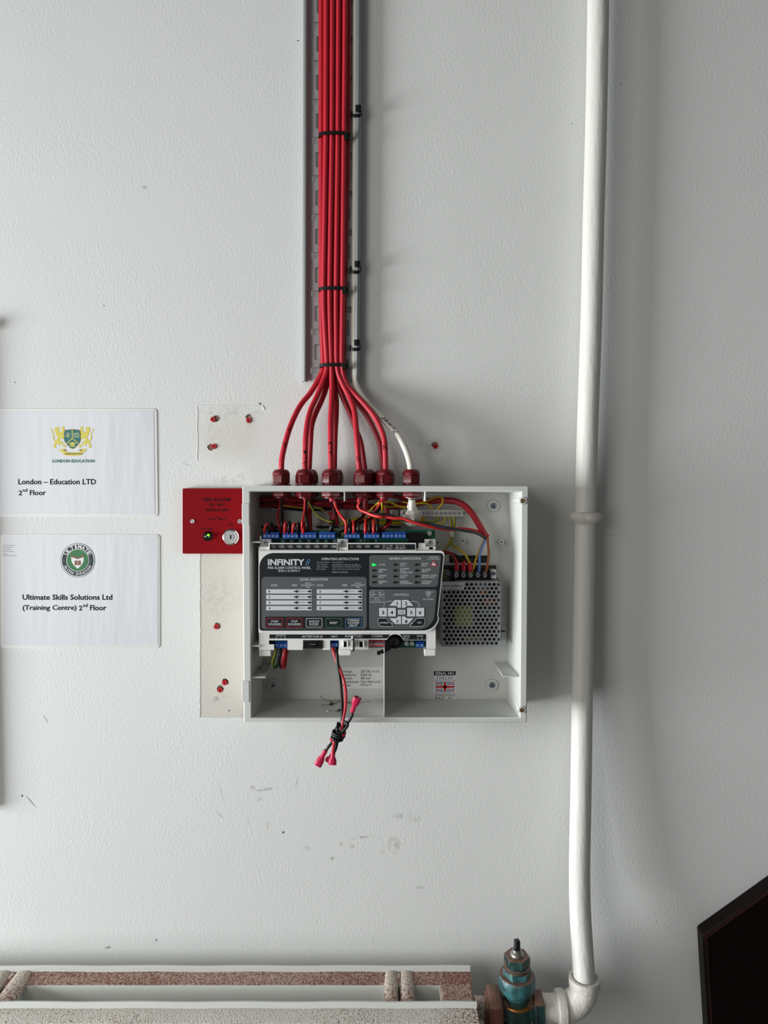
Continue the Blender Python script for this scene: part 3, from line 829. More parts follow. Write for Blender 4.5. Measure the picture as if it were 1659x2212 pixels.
# white power cable, down inside the right flange
wp = [(770, -120, .0078), (769.5, 0, .0078), (768.5, 300, .0078), (766.5, 600, .0078), (765.5, 760, .0085), (767, 812, .011), (770.5, 836, .015), (782, 856, .022), (804, 884, .031), (835, 912, .042), (858, 938, .050), (875, 968, .056), (884.5, 996, .06), (887.5, 1020, GD), (888.5, 1062, GD), (889.5, 1085, GD), (889, 1103, GD)]
wo, wc = cable(wp, 'white power cable running beside the red ones into the rightmost gland', M_white_cable, .0046, 'power_cable', None)
on_cable(wo, wc, 'Power', 936, 905, .0046, .012, wfac=.7)
mb = MB(); mb.tube([P(883, 1080, GD+.004), P(889, 1078.5, GD+.0055), P(895, 1079.5, GD+.003)], .0006, 6, 4); mb.build('ink_ring', M_ink, wo)
# crumpled tape over its cut end
mb = MB()
tp = [(889.5, 1084, .060, .0049), (889.5, 1094, .060, .0056), (890, 1102, .059, .0072), (890, 1110, .057, .0100), (889.5, 1118, .055, .0122), (889, 1125, .053, .0110), (888, 1131, .051, .0075), (888, 1137, .049, .0045)]
c = [P(x, y, dd) for x, y, dd, _ in tp]
n = 14; vs = []
for (p, (x, y, dd, r)) in zip(c, tp):
    for k in range(n):
        a = 2*PI*k/n; rr = r*(1+random.uniform(-.26, .26))
        vs.append(p + Vector((math.cos(a)*rr, math.sin(a)*rr*.55, random.uniform(-.0008, .0008))))
fs = [(i*n+k, i*n+(k+1) % n, (i+1)*n+(k+1) % n, (i+1)*n+k) for i in range(len(tp)-1) for k in range(n)]
fs += [tuple(range(n-1, -1, -1)), tuple(range((len(tp)-1)*n, len(tp)*n))]
mb.add(vs, fs); mb.build('tape_wrap', M_tape, wo, angle=25)

# ------------------------------------------------------------------ cable ties
def strap(mb, cx, z, cy, a, b, h, th=.0011, tilt=0.0, n=40, pw=.55):
    ring = []
    for k in range(n):
        t = 2*PI*k/n; cs, sn = math.cos(t), math.sin(t)
        x = a*math.copysign(abs(cs)**pw, cs); y = b*math.copysign(abs(sn)**pw, sn)
        ring.append((x, y))
    vs = []
    for (x, y) in ring:
        zz = z + tilt*(y/b) 
        for (o, q) in ((1, h/2), (1, -h/2), (1-th/a*1.0, -h/2), (1-th/a, h/2)):
            f = 1 if o == 1 else 0
            L = math.hypot(x, y); e = th*f
            vs.append((cx + x + x/L*e, cy + y + y/L*e, zz + q))
    fs = []
    for k in range(n):
        k2 = (k+1) % n
        for j in range(4):
            j2 = (j+1) % 4
            fs.append((k*4+j, k*4+j2, k2*4+j2, k2*4+j))
    mb.add(vs, fs)
for i, (y, xl, xr, lab) in enumerate(((294, 690, 753, 'topmost black cable tie round the red cable bundle'), (627, 690, 749, 'middle black cable tie round the red cable bundle'),
                         (791.5, 692, 749, 'lowest black cable tie, where the red cables fan out'))):
    a0 = P(xl, y, .014); a1 = P(xr, y, .014)
    t = root('cable_tie', lab, 'cable tie', ((a0.x+a1.x)/2, -.0135, a0.z), 'black ties round the red bundle')
    mb = MB(); strap(mb, (a0.x+a1.x)/2, a0.z, -.0125, (a1.x-a0.x)/2, .0076, .0046, tilt=-.0012)
    mb.build('strap', M_black, t)
    c = P(xr-4, y-1, .0225)
    mb = MB(); mb.box((c.x-.0042, -.0165, c.z-.0042), (c.x+.0042, -.0240, c.z+.0042)); mb.box((c.x+.001, -.0240, c.z-.0028), (c.x+.0052, -.0185, c.z+.0022))
    mb.build('ratchet_head', M_black, t, bevel=.0007)
for i, (y, lab) in enumerate(((240, 'uppermost small black tie on the right tray edge'), (577, 'middle small black tie on the right tray edge'), (747, 'lowest small black tie on the right tray edge, by the tray end'))):
    xx = 774.8 - y*4.8/838
    c = P(xx-2.5, y, .013)
    t = root('cable_tie', lab, 'cable tie', c, 'black ties on the tray edge')
    mb = MB(); strap(mb, c.x-.0005, c.z-.002, -.0100, .0068, .0066, .0042, tilt=.0065 if i != 2 else .004, pw=.8)
    # the front of the loop rides up towards the head
    for k in range(len(mb.v)):
        v = mb.v[k]
    mb.build('strap', M_black, t)
    h = P(xx, y-8, .021)
    mb = MB(); mb.box((h.x-.0038, -.0150, h.z-.0042), (h.x+.0042, -.0215, h.z+.0036)); mb.box((h.x-.002, -.0215, h.z-.0022), (h.x+.0022, -.0232, h.z+.0028))
    mb.build('ratchet_head', M_black, t, bevel=.0006)

# ------------------------------------------------------------------ red key switch plate
kp = root('key_switch_plate', 'square red metal plate reading FIRE ALARM DO NOT SWITCH OFF, left of the white box', 'switch plate', P(465, 1196, .001))
KD = .007
mb = MB(); sheet(mb, rrect(394.5, 1055, 536, 1196, 2.2), [], .0006, KD)
mb.build('face_plate', M_plate, kp, bevel=.0006)
mb = MB()
text(mb, 'FIRE ALARM', 438, 497, 1076, 1082.8, KD+.0002, .010)
text(mb, 'DO  NOT', 452, 486, 1087.3, 1093.3, KD+.0002, .022)
text(mb, 'SWITCH OFF', 443.3, 493.7, 1099, 1104.8, KD+.0002, .022)
text(mb, 'ON', 494, 504, 1131.5, 1136.5, KD+.0002, -.005)
text(mb, 'POWER', 434.5, 459, 1140.5, 1145.3, KD+.0002, -.005)
line(mb, [(450.5, 1121.8), (462, 1121.8), (470, 1116)], 1.6, KD+.0002); line(mb, [(473.2, 1118.3), (473.2, 1124.6)], 1.6, KD+.0002); line(mb, [(473.2, 1121.8), (487.5, 1121.8)], 1.6, KD+.0002)
mb.build('lettering', M_ink, kp)
for x, r in ((416, .9), (518, .3)): screw(SLOT, 'screw', kp, x, 1126, KD-.0002, 5, r)
def ringmesh(px, py, d, prof, n=28):
    c = P(px, py, d); k = (1.028-d)/FPX
    mb = MB(); mb.lathe([(r*k, h) for r, h in prof], (c.x, -d, c.z), (0, -1, 0), n, close=False); return mb, c, k
mb, c, k = ringmesh(449, 1158, KD, [(10.4, 0), (10.4, .001), (9, .0022), (8, .0016), (7.6, .001)])
bz = mb.build('indicator_bezel', M_black, kp)
mb, c, k = ringmesh(449, 1158, KD, [(7.8, .001), (7.4, .0028), (5.6, .0046), (3, .0056), (.001, .0059)])
mb.build('lens', M_lens, bz)
mb, c, k = ringmesh(450.2, 1156, KD+.0052, [(2.9, 0), (2.4, .0008), (1.2, .0012), (.001, .0013)], 14)
mb.build('lit_diode', M_ledlime, bz)
mb, c, k = ringmesh(499, 1160, KD, [(18, 0), (17.6, .0012), (14.6, .0022)])
es = mb.build('lock_escutcheon', mat('polished_ring', srgb(206, 196, 196), .12, 1.0), kp)
mb, c, k = ringmesh(498.4, 1159.8, KD, [(14.4, .0018), (14.2, .006), (13.2, .0068), (11.8, .0068), (11.5, .0061), (10.9, .0061), (10.6, .0068), (9.6, .0068), (9.4, .0062), (.001, .0062)])
lk = mb.build('lock_cylinder', M_steel, kp)
mb = MB()
q = P(498.4, 1159.8, KD+.0063)
sheet(mb, circ(498.3, 1160, 5.2, 20), [[(496.6, 1153.6+1.8), (499.8, 1155.4), (499.8, 1164.6), (496.6, 1164.6)]], KD+.006, KD+.0072)
mb.build('keyway', M_steel, lk)
MB().pbox(496.8, 1155.6, 499.6, 1164.4, KD+.0061, KD+.0064).build('key_slot', M_blackm, lk)

# ------------------------------------------------------------------ control module
mod = root('control_module', 'black and grey control panel module with zone rows and a number keypad', 'control panel', P(750, 1404, .03))
PCBD = .057
pcb = MB().pbox(565, 1145, 939, 1399, PCBD-.0016, PCBD).build('circuit_board', M_pcb, mod)
CH = .0795
chp = [(558.5, 1181), (580.5, 1181), (580.5, 1173), (728.5, 1173), (728.5, 1182), (750, 1182), (750, 1173), (867, 1173), (867, 1176.5), (871, 1176.5), (871, 1173), (898.5, 1173), (898.5, 1184.5), (904, 1184.5), (904, 1173), (919, 1173), (919, 1181), (941, 1181), (941, 1402),
       (921, 1402), (921, 1383), (872, 1383), (869.5, 1379), (866, 1374.5), (861, 1371.4), (855, 1370), (849, 1370.4), (843, 1373), (838.5, 1377.5), (836, 1382), (796, 1382), (796, 1403),
       (732, 1403), (732, 1383.3), (713, 1383.3), (713, 1404), (697, 1404), (697, 1383.3), (654, 1383.3), (654, 1404), (621, 1404), (621, 1383.3), (581, 1383.3), (581, 1392), (592, 1392), (592, 1404), (559.5, 1404)]
mb = MB(); sheet(mb, chp, [[(582.5, 1176), (582.5, 1188), (582, 1188)][:0] or rrect(927, 1181.8, 935.5, 1187, .6)], CH-.002, CH)
for (x0, x1, y0, y1) in ((559.5, 561.5, 1182, 1403), (939, 941, 1182, 1401)): mb.pbox(x0, y0, x1, y1, .012, CH-.0005)
mb.pbox(561, 1189.5, 940, 1191.5, .061, CH-.0005); mb.pbox(561, 1366.5, 940, 1368, .058, CH-.0005)
ch = mb.build('chassis', M_chassis, mod)
# mounting tabs with their screws
for (x0, y0, x1, y1, sx, sy) in ((561.5, 1164.5, 586, 1181, 573.3, 1171.5), (728.5, 1164.5, 752, 1181.5, 739.3, 1171.5), (917.5, 1165, 941, 1181.5, 929.3, 1171)):
    tb = MB().pbox(x0, y0, x1, y1, PCBD+.001, .069).build('mounting_tab', M_chassis, mod, bevel=.0004)
    screw(SCRB, 'screw', tb, sx, sy, .0688, 5.2)
MB().pbox(561.5, 1158, 564.2, 1166, PCBD-.002, .072).build('side_clip', M_chassis, mod)
# labelled terminal strips above the fascia
LS = CH+.003
for (x0, x1) in ((580.5, 728.5), (749.5, 898.5)):
    mb = MB(); sheet(mb, [(x0, 1173), (x1, 1173), (x1, 1189.5), (x0, 1189.5)], [[(x0+2.2, 1175.3), (x1-1, 1175.3), (x1-1, 1187.6), (x0+2.2, 1187.6)]], CH-.0005, LS)
    mb.build('strip_frame', M_chassis, mod)
mb = MB().pbox(582.7, 1175.3, 727.5, 1187.6, CH, CH+.0004); zs = mb.build('terminal_label_strip', M_fascia, mod)
mb = MB().pbox(751.7, 1175.3, 897.5, 1187.6, CH, CH+.0004); ss = mb.build('terminal_label_strip', M_fascia, mod)
mb = MB()
for i, x in enumerate((590, 608.8, 627.5, 646, 665, 684, 702.5, 720.8)): text(mb, '+Z%d-' % (i+1), x-6.2, x+6.2, 1177.8, 1183.2, CH+.0006)
mb.build('lettering', M_inkw, zs)
mb = MB()
for i, x in enumerate((758.3, 775.4, 793.8, 814.5)): text(mb, '+S%d-' % (i+1), x-6.2, x+6.2, 1177.8, 1183.2, CH+.0006)
for s, x0, x1, y0, y1 in (('NC  C  NO', 827, 848, 1177.4, 1180.8), ('FLT RELAY', 826.8, 848.4, 1182.2, 1185.6), ('NO  C  NC', 855, 874.8, 1177.4, 1180.8), ('FIRE RELAY', 853, 877, 1182.2, 1185.6)):
    text(mb, s, x0, x1, y0, y1, CH+.0006)
mb.build('lettering', M_inkw, ss)
# fascia plate
def arc(cx, cy, r, a0, a1, n=8): return [(cx + r*math.cos(math.radians(a0+(a1-a0)*k/n)), cy + r*math.sin(math.radians(a0+(a1-a0)*k/n))) for k in range(n+1)]
FA = CH+.0065
fp = [(558.5, 1366.5), (558.5, 1190)] + arc(951, 1199, 9.2, -90, 4, 6) + [(946.5, 1331)] + arc(913, 1330, 36, 8, 88, 9)
mb = MB(); sheet(mb, fp, [], CH-.0005, FA); fas = mb.build('fascia', M_chassis, mod, bevel=.0006)
lp = [(566, 1362.6)] + arc(567, 1356, 6.6, 95, 180, 4) + arc(590.5, 1225, 30.3, 180, 270, 10) + arc(949.5, 1202.5, 7.8, -90, 5, 6) + [(943.8, 1331.5)] + arc(913.5, 1329.5, 32.5, 8, 92, 9)
mb = MB(); sheet(mb, lp, [], FA-.0004, FA+.0005); lbl = mb.build('label_film', M_fascia, fas)
D1, D2, D3 = FA+.0007, FA+.0009, FA+.0011
mb = MB()
zp = rrect(565, 1246, 792, 1359, (9, 7, 8, 8))
sheet(mb, zp, [], FA, D1)
zpan = mb.build('zone_panel', M_panelg, fas)
gp = rrect(797.5, 1199.3, 953, 1268, (6, 5, 6, 6)); gp = [(x - max(0, (y-1200))*.113*(x > 875), y) for x, y in gp]
mb = MB(); sheet(mb, gp, [], FA, D1); gpan = mb.build('indicator_panel', M_panelg, fas)
cp = rrect(797.5, 1273.2, 944, 1359.3, (6, 6, 30, 6), 7); cp = [(x - max(0, (y-1275))*.10*(x > 900), y) for x, y in cp]
mb = MB(); sheet(mb, cp, [], FA, D1); cpan = mb.build('keypad_panel', M_panelg, fas)
# header lettering
mb = MB(); T = lambda s, x0, x1, y0, y1, b=0.0, d=D1+.0001, **k: text(mb, s, x0, x1, y0, y1, d, b, **k)
T('INFINITY', 578.7, 657.7, 1207.8, 1221.3, .032)
T('FIRE ALARM CONTROL PANEL', 578.7, 671.6, 1223.8, 1229.2, .008)
T('EN54-2 & EN54-4', 601.5, 647, 1230.6, 1235.2)
T('OPERATING INSTRUCTIONS', 694.4, 775.4, 1204.8, 1210, .005)
mb.build('lettering', M_inkw, lbl)
mb = MB(); T('8', 660, 669.6, 1208, 1221.4, -.018, shear=.35); mb.build('lettering', M_dblue, lbl)
mb = MB()
for s, x1, y in (('Normal condition:', 712.6, 1213), ('Fire condition:', 707.5, 1217.9), ('Fault condition:', 709, 1222.7), ('Evacuation:', 704, 1227.6)): T(s, 684.8, x1, y, y+3.1)
for s, x1, y, dg in (('Power LED on', 741.3, 1213, 0), ('General fire on and zone red LED on', 778, 1217.9, .6), ('General fault on and type fault LED on', 780, 1222.7, .8), ('Enter code then press start sounders', 778, 1227.6, .8)): T(s, 718, x1, y, y+3.1+dg)
T('REFER TO MANUAL', 718, 752, 1234.2, 1237.8)
mb.build('lettering', M_inkg, lbl)
# zones
mb = MB(); T = lambda s, x0, x1, y0, y1, b=0.0, d=D1+.0002, **k: text(mb, s, x0, x1, y0, y1, d, b, **k)
T('ZONAL INDICATIONS', 647.6, 708, 1249, 1254.2, .005)
for dx, zx in ((0, 585.5), (108.4, 684.3)):
    T('ZONE', zx, zx+13.6, 1262, 1266.6)
    x = 631+dx; T('FIRE', x, x+11, 1262, 1266.6)
    x = 650.5+dx
    T('FAULT/', x+8.5, x+22, 1258, 1261.2); T('DISABLEMENT/', x, x+30, 1262.4, 1265.8); T('TEST', x+10.5, x+20, 1266.8, 1270)
mb.build('lettering', M_inkw, zpan)
for k in range(8):
    c0, r0 = (574.9, 673.7) if k < 4 else (684.2, 782.6), 1273 + (k % 4)*12.05
    x0, x1 = c0
    mb = MB(); sheet(mb, rrect(x0, r0, x1, r0+9.2, 1.2, 2), [], FA+.0004, D2); bar = mb.build('zone_bar', M_bar, zpan)
    mb = MB(); text(mb, str(k+1), x0+5.6, x0+(7.2 if k == 0 else 8.7), r0+2.2, r0+7.2, D2+.0002, .01)
    o_ = 0 if k < 4 else -1.5
    bx = x0 + 58.5 if k < 4 else x0 + 56.8
    mb.build('lettering', M_ink, bar)
    mb = MB(); line(mb, [(bx+11, r0+4.5), (bx+25.4, r0+4.5)], .6, D2+.0002); mb.build('printed_line', M_ink, bar)
    for dx in (0, 28.6 if k < 4 else 30):
        mb = MB(); mb.prism([(bx+dx, r0+4.5), (bx+dx+9, r0+1.9), (bx+dx+9, r0+7.2)], D2-.0001, D2+.0006); mb.build('indicator_wedge', M_blackm, bar)
mb = MB(); sheet(mb, rrect(573, 1332, 783, 1357.3, (3, 3, 6, 6)), [], FA+.0004, D2); bs = mb.build('button_strip', M_fascia, zpan)
for x0, x1, m, ls in ((576.2, 611, M_dred, ('START', 'SOUNDERS')), (618.4, 653.3, M_dred, ('STOP', 'SOUNDERS')), (661, 696, M_inkw, ('SILENCE', 'BUZZER')), (704, 738.4, M_pgreen, ('RESET',)), (746.2, 781, M_dblue, ('OVERRIDE', 'SOUNDER', 'DELAY'))):
    mb = MB(); sheet(mb, rrect(x0, 1335.6, x1, 1355, 2), [rrect(x0+.9, 1336.5, x1-.9, 1354.1, 1.6)], D2-.0002, D3); bt = mb.build('button_outline', m, bs)
    mb = MB(); n = len(ls); ym = 1345.4
    for i, s in enumerate(ls):
        w = {'START': 16, 'SOUNDERS': 28, 'STOP': 13.5, 'SILENCE': 22, 'BUZZER': 20, 'RESET': 16.5, 'OVERRIDE': 25.5, 'SOUNDER': 25, 'DELAY': 18}[s]
        yy = ym + (i-(n-1)/2)*(6.2 if n < 3 else 5.5); xm = (x0+x1)/2
        text(mb, s, xm-w/2, xm+w/2, yy-2.3, yy+2.3, D3+.0001, .006)
    mb.build('lettering', M_inkw, bt)
# general indications
mb = MB(); T = lambda s, x0, x1, y0, y1, b=0.0, d=D1+.0002, **k: text(mb, s, x0, x1, y0, y1, d, b, **k)
T('GENERAL INDICATIONS', 840.2, 909, 1203.8, 1208.9, .005)
T('WARNING!', 926.2, 947.2, 1202, 1205.3); T('LIVE PARTS INSIDE', 923.5, 950, 1206.8, 1209)
LB = [[('POWER',), ('GENERAL', 'FIRE'), ('GENERAL', 'FAULT'), ('GENERAL', 'TEST')], [('SUPPLY', 'FAULT'), ('SOUNDER', 'FAULT', 'DISABLEMENT'), ('SYSTEM', 'FAULT'), ('GENERAL', 'DISABLEMENT')],
      [('EARTH', 'FAULT'), ('SOUNDER', 'DELAY'), ('GENERAL SHORT', 'CIRCUIT FAULT'), ('CONTROLS', 'ENABLED')]]
WID = {'POWER': 14.6, 'GENERAL': 18.7, 'FIRE': 8.5, 'FAULT': 12, 'TEST': 9.7, 'SUPPLY': 15.3, 'SOUNDER': 19.5, 'DISABLEMENT': 28, 'SYSTEM': 15.9, 'EARTH': 13.6, 'DELAY': 12.5, 'GENERAL SHORT': 33.5, 'CIRCUIT FAULT': 29, 'CONTROLS': 22, 'ENABLED': 18.8}
for ci, lx_ in enumerate((817.7, 864.4, 911)):
    for ri, y in enumerate((1219.7, 1232.5, 1245.3, 1258)):
        ls = LB[ci][ri]; n = len(ls)
        for i, s in enumerate(ls):
            yy = y + (i-(n-1)/2)*4.2
            T(s, lx_, lx_+WID[s], yy-1.75, yy+1.75)
mb.build('lettering', M_inkw, gpan)
for ci, x in enumerate((804.6, 850.6, 896.8)):
    for ri, y in enumerate((1219.9, 1232.6, 1245.4, 1258.2)):
        on = ci == 0 and ri == 0
        mb = MB(); e = .6 if on else 0
        mb.prism([(x-e, y-2.4-e), (x+9.2, y-.2), (x+9.2, y+.4), (x-e, y+2.6+e)], D1-.0001, D1+.0009)
        w_ = mb.build('power_indicator' if on else 'indicator_wedge', M_led if on else M_blackm, gpan)
mb = MB(); flat(mb, [(937, 1209.6), (944.4, 1222.8), (929.6, 1222.8)], D1+.0002, 0); flat(mb, [(937, 1212.4), (941.8, 1221), (932.2, 1221)], D1+.0003, 1)
flat(mb, [(937.8, 1213.2), (935.4, 1217.4), (937.2, 1217.4), (936, 1220.6), (938.8, 1216.6), (937, 1216.6), (938.9, 1213.2)], D1+.0004, 2)
mb.build('warning_triangle', [M_dred, M_label, M_ink], gpan)
# keypad
K = lambda x, y: (790 + x/9.217, 1270 + y/9.217)
mb = MB(); T = lambda s, x0, x1, y0, y1, b=0.0, d=D1+.0002, **k: text(mb, s, x0, x1, y0, y1, d, b, **k)
T('CONTROLS', 850.2, 883, 1282.2, 1287, .003)
T('KM 575040', 914.2, 936.5, 1293, 1296.3); T('TM', 932.3, 936, 1277.8, 1280)
T('CE', 800, 809.5, 1278.7, 1285.2, -.012); T('12', 810.2, 813.3, 1282, 1284.8); T('2797', 801, 809, 1285.8, 1288)
T('UK', 817.8, 823.6, 1278.8, 1281.4, .02); T('CA', 817.8, 823.6, 1282.2, 1285, .02); T('22', 824.4, 829, 1282, 1284.8); T('0086', 817.5, 825.8, 1285.8, 1288)
T('DoP No:', 809.5, 818.6, 1291.2, 1293.4); T('GLT-201-DoP-1', 805.6, 823, 1294.6, 1296.9); T('GLT-201-UKCA-DoP-1', 802, 827, 1298, 1300.2)
ln = lambda p, w, c=False: line(mb, [K(*q) for q in p], w, D1+.0002, closed=c)
ln([(84, 56), (366, 56), (366, 292), (84, 292)], .5, True); ln([(84, 188), (366, 188)], .5)
ln([(545, 265), (430, 265), (390, 285), (365, 330), (360, 392)], .8); ln([(880, 265), (990, 265), (1035, 285), (1062, 330), (1068, 392)], .8)
ln([(357, 575), (357, 605)], .8); ln([(1068, 575), (1068, 605)], .8); ln([(510, 695), (540, 715)], 1.2); ln([(915, 695), (885, 715)], 1.2)
# heart shaped approval mark
ht = [(1250, 185), (1205, 120), (1197, 95), (1205, 75), (1222, 67), (1240, 72), (1250, 82), (1262, 72), (1280, 67), (1297, 76), (1303, 95), (1296, 120)]
ln(ht, .8, True); ln([(1215, 95), (1285, 95)], .7); ln([(1250, 85), (1250, 108), (1225, 125)], .7); ln([(1228, 100), (1275, 135)], .7); ln([(1275, 100), (1240, 150)], .6)
mb.build('lettering', M_inkw, cpan)
keys = [('1', [(578, 238), (703, 238), (703, 396), (645, 396), (632, 372), (604, 356), (472, 356)], 617, 633, 277, 340),
        ('2', [(720, 238), (848, 238), (952, 356), (824, 356), (796, 372), (780, 396), (720, 396)], 778, 828, 275, 340),
        ('3', [(265, 396), (423, 396), (423, 568), (265, 568)], 320, 368, 458, 525), ('4', [(441, 396), (600, 396), (600, 568), (441, 568)], 490, 546, 458, 525),
        ('5', [(824, 396), (985, 396), (985, 568), (824, 568)], 884, 930, 458, 525), ('6', [(1003, 396), (1165, 396), (1165, 568), (1003, 568)], 1060, 1108, 456, 525),
        ('7', [(645, 565), (703, 565), (703, 720), (585, 720), (472, 604), (604, 604), (632, 590)], 608, 654, 640, 702),
        ('8', [(720, 565), (780, 565), (796, 590), (824, 604), (952, 604), (842, 720), (720, 720)], 780, 830, 636, 702),
        ('OK', [(640, 438), (788, 438), (788, 528), (640, 528)], 662, 764, 456, 512)]
mb = MB()
def grow(p, g):
    cx = sum(q[0] for q in p)/len(p); cy = sum(q[1] for q in p)/len(p)
    return [(x + g*(1 if x > cx else -1), y + g*(1 if y > cy else -1)) for x, y in p]
for s, p, *_ in keys: sheet(mb, [K(*q) for q in grow(p, 9)], [], D1-.0002, D1+.0002)
kb = mb.build('key_surround', M_fascia, cpan)
for s, p, x0, x1, y0, y1 in keys:
    mb = MB(); sheet(mb, [K(*q) for q in p], [], D1, D1+.0006); kk = mb.build('key', M_bar, cpan)
    mb = MB(); a, b_ = K(x0, y0), K(x1, y1); text(mb, s, a[0], b_[0], a[1], b_[1], D1+.0007, .02 if s != 'OK' else -.012); mb.build('lettering', M_ink, kk)
for s, p, x0, x1 in (('DISABLE', [(245, 625), (262, 605), (405, 605), (545, 755), (535, 768), (330, 768), (270, 745), (246, 690)], 280, 452), ('TEST', [(1180, 625), (1164, 605), (1020, 605), (880, 755), (890, 768), (1100, 768), (1156, 745), (1180, 690)], 1020, 1118)):
    mb = MB(); sheet(mb, [K(*q) for q in p], [], D1, D1+.0005); kk = mb.build('key', M_fascia, cpan)
    mb = MB(); line(mb, [K(*q) for q in p], .8, D1+.0006, closed=True); a, b_ = K(x0, 675), K(x1, 710); text(mb, s, a[0], b_[0], a[1], b_[1], D1+.0006); mb.build('lettering', M_inkw, kk)
# lower label strips
ST = CH+.0004
mb = MB(); sheet(mb, [(582, 1370.6), (842, 1370.6), (835.5, 1379.3), (582, 1379.3)], [], CH-.0002, ST); s1 = mb.build('terminal_label_strip', M_fascia, mod)
mb = MB(); sheet(mb, [(863.4, 1370), (919.7, 1370), (919.7, 1382.2), (872.5, 1382.2), (869.5, 1377)], [], CH-.0002, ST); s2 = mb.build('terminal_label_strip', M_fascia, mod)
mb = MB(); T = lambda s, x0, x1, y0, y1, b=0.0, d=ST+.0002, **k: text(mb, s, x0, x1, y0, y1, d, b, **k)
T('24V DC IN', 596.3, 616.7, 1371.4, 1375); T('+', 614.4, 617, 1376, 1378.6); T('-', 605.8, 607.2, 1377.1, 1377.7)
line(mb, [(596.5, 1376.2), (596.5, 1377.4)], .5, ST+.0002); line(mb, [(595, 1377.4), (598, 1377.4)], .5, ST+.0002); line(mb, [(595.8, 1378.4), (597.2, 1378.4)], .4, ST+.0002)
T('BATTERY FUSE 2A', 653, 697.4, 1372.6, 1377); T('+BAT-', 714.7, 730.4, 1372.6, 1377); T('SPARE FUSES', 745, 782.4, 1372.2, 1376.5); T('CONFIG', 803, 826, 1372, 1376.5)
mb.build('lettering', M_inkw, s1)
mb = MB(); T('EARTH', 871.3, 885, 1372.2, 1375.4); T('FAULT', 872, 884.2, 1377.2, 1380.4); T('RS485', 900.8, 914, 1372.2, 1375.4); T('A', 901.3, 904.2, 1377.4, 1380.6); T('B', 910.2, 912.6, 1377.4, 1380.6)
mb.build('lettering', M_inkw, s2)
# screw terminal blocks: a stepped blue body and one slotted screw per way
def terminal(x0, x1, y0, y1, ways, d0=PCBD, d1=.071, pitch_off=0, dark=False):
    mb = MB(); mb.pbox(x0, y0+ (y1-y0)*.35, x1, y1, d0, d1); mb.pbox(x0, y0, x1, y0+(y1-y0)*.36, d0, d1-.0035)
    a, b_ = P(x0, y0, d1), P(x1, y0, d1)
    tb = mb.build('terminal_block', M_blue, pcb, bevel=.0004)
    for k in range(ways):
        x = x0 + (x1-x0)*(k+.5)/ways
        y = y0+(y1-y0)*.6
        c = P(x, y, d1)
        screw(SLOT, 'screw', tb, x, y, d1-.0003, 2.6)
    return tb
for (x0, x1) in ((567.8, 603), (610.2, 645), (648.8, 684), (689.2, 724), (744.2, 778), (785.8, 820.3)): terminal(x0, x1, 1150, 1163.2, 4)
terminal(825.2, 851, 1150, 1162.6, 3); terminal(852, 877.4, 1150, 1162.6, 3)
terminal(593.6, 620.6, 1385, 1400, 3, d1=.0735); terminal(714, 731, 1384.5, 1397.8, 2, d1=.073); terminal(898.4, 915.8, 1387, 1398.4, 2)
def comp(name, x0, y0, x1, y1, d1, m, d0=PCBD, bevel=.0003): return MB().pbox(x0, y0, x1, y1, d0, d1).build(name, m, pcb, bevel=bevel)
comp('relay', 881, 1151, 917, 1173, .067, M_black)
for (x, y, r, dd) in ((928, 1152.3, 5.4, .063), (878, 1390.5, 5.3, .069), (890, 1390.5, 5.3, .069)):
    mb, c, k = ringmesh(x, y, dd, [(r, -dd+PCBD), (r, -.0008), (r*.86, 0), (.001, 0)], 18); mb.build('capacitor', M_steel, pcb)
for i in range(8):
    x = 598 + i*18.6
    comp('chip', x, 1165.5, x+6.5, 1171.5, PCBD+.0016, M_black); comp('chip', x-8, 1166.5, x-2, 1171, PCBD+.001, M_cap)
for i, x in enumerate((762, 776, 786, 800, 810)): comp('chip', x, 1165.5, x+(7 if i % 2 else 4.5), 1170.5, PCBD+.0012, (M_black, M_cap, M_tan)[i % 3])
comp('chip', 733, 1150, 736.5, 1158, PCBD+.001, M_black); comp('chip', 737.5, 1150, 742, 1158, PCBD+.001, M_tan)
mb = MB()
for s, x0, x1 in (('NC COM NO', 827, 849), ('NO COM NC', 854, 875)): text(mb, s, x0, x1, 1146, 1148.6, PCBD+.0002)
for x in (571, 613, 652, 692, 748, 789): line(mb, [(x, 1147.3), (x+9, 1147.3)], .9, PCBD+.0002); line(mb, [(x+13, 1148), (x+27, 1148)], .6, PCBD+.0002)
line(mb, [(834, 1384.5), (834.01, 1386)], 1.2, PCBD+.0002); text(mb, '24V', 585, 590.5, 1386, 1389, PCBD+.0002)
for x in (837, 841): line(mb, [(x, 1389), (x+.8, 1392)], 1.3, PCBD+.0002)
mb.build('lettering', M_inkg, pcb)
# config switch bank
ds = comp('switch_bank', 796.2, 1382.4, 832.6, 1397, .067, mat('red_switch_plastic', srgb(172, 18, 34), .4))
for i in range(8):
    x = 798.2 + i*4.28
    MB().pbox(x, 1386.6, x+3, 1393, .0666, .0672).build('slot', M_cap, ds); MB().pbox(x+.3, 1390, x+2.7, 1393, .067, .0684).build('slider', M_inkw, ds)
mb = MB()
for i in range(8): text(mb, str(i+1), 798.9+i*4.28, 800.5+i*4.28, 1394, 1396.3, .0673)
text(mb, 'ON', 800, 804.5, 1383.4, 1385.6, .0673); text(mb, '242', 825.5, 831, 1383.2, 1385.6, .0673)
mb.build('lettering', M_inkw, ds)
mb, c, k = ringmesh(852.8, 1387.5, .077, [(16, -.014), (16, -.006), (15, -.005), (11.4, -.005), (11.2, .0), (10.6, .0008), (4, .0008), (1.6, .0004), (.001, -.0005)], 30)
mb.build('buzzer', M_blackm, pcb)
comp('coil_marking', 865.4, 1386.5, 868.6, 1394, PCBD+.0006, M_dblue)
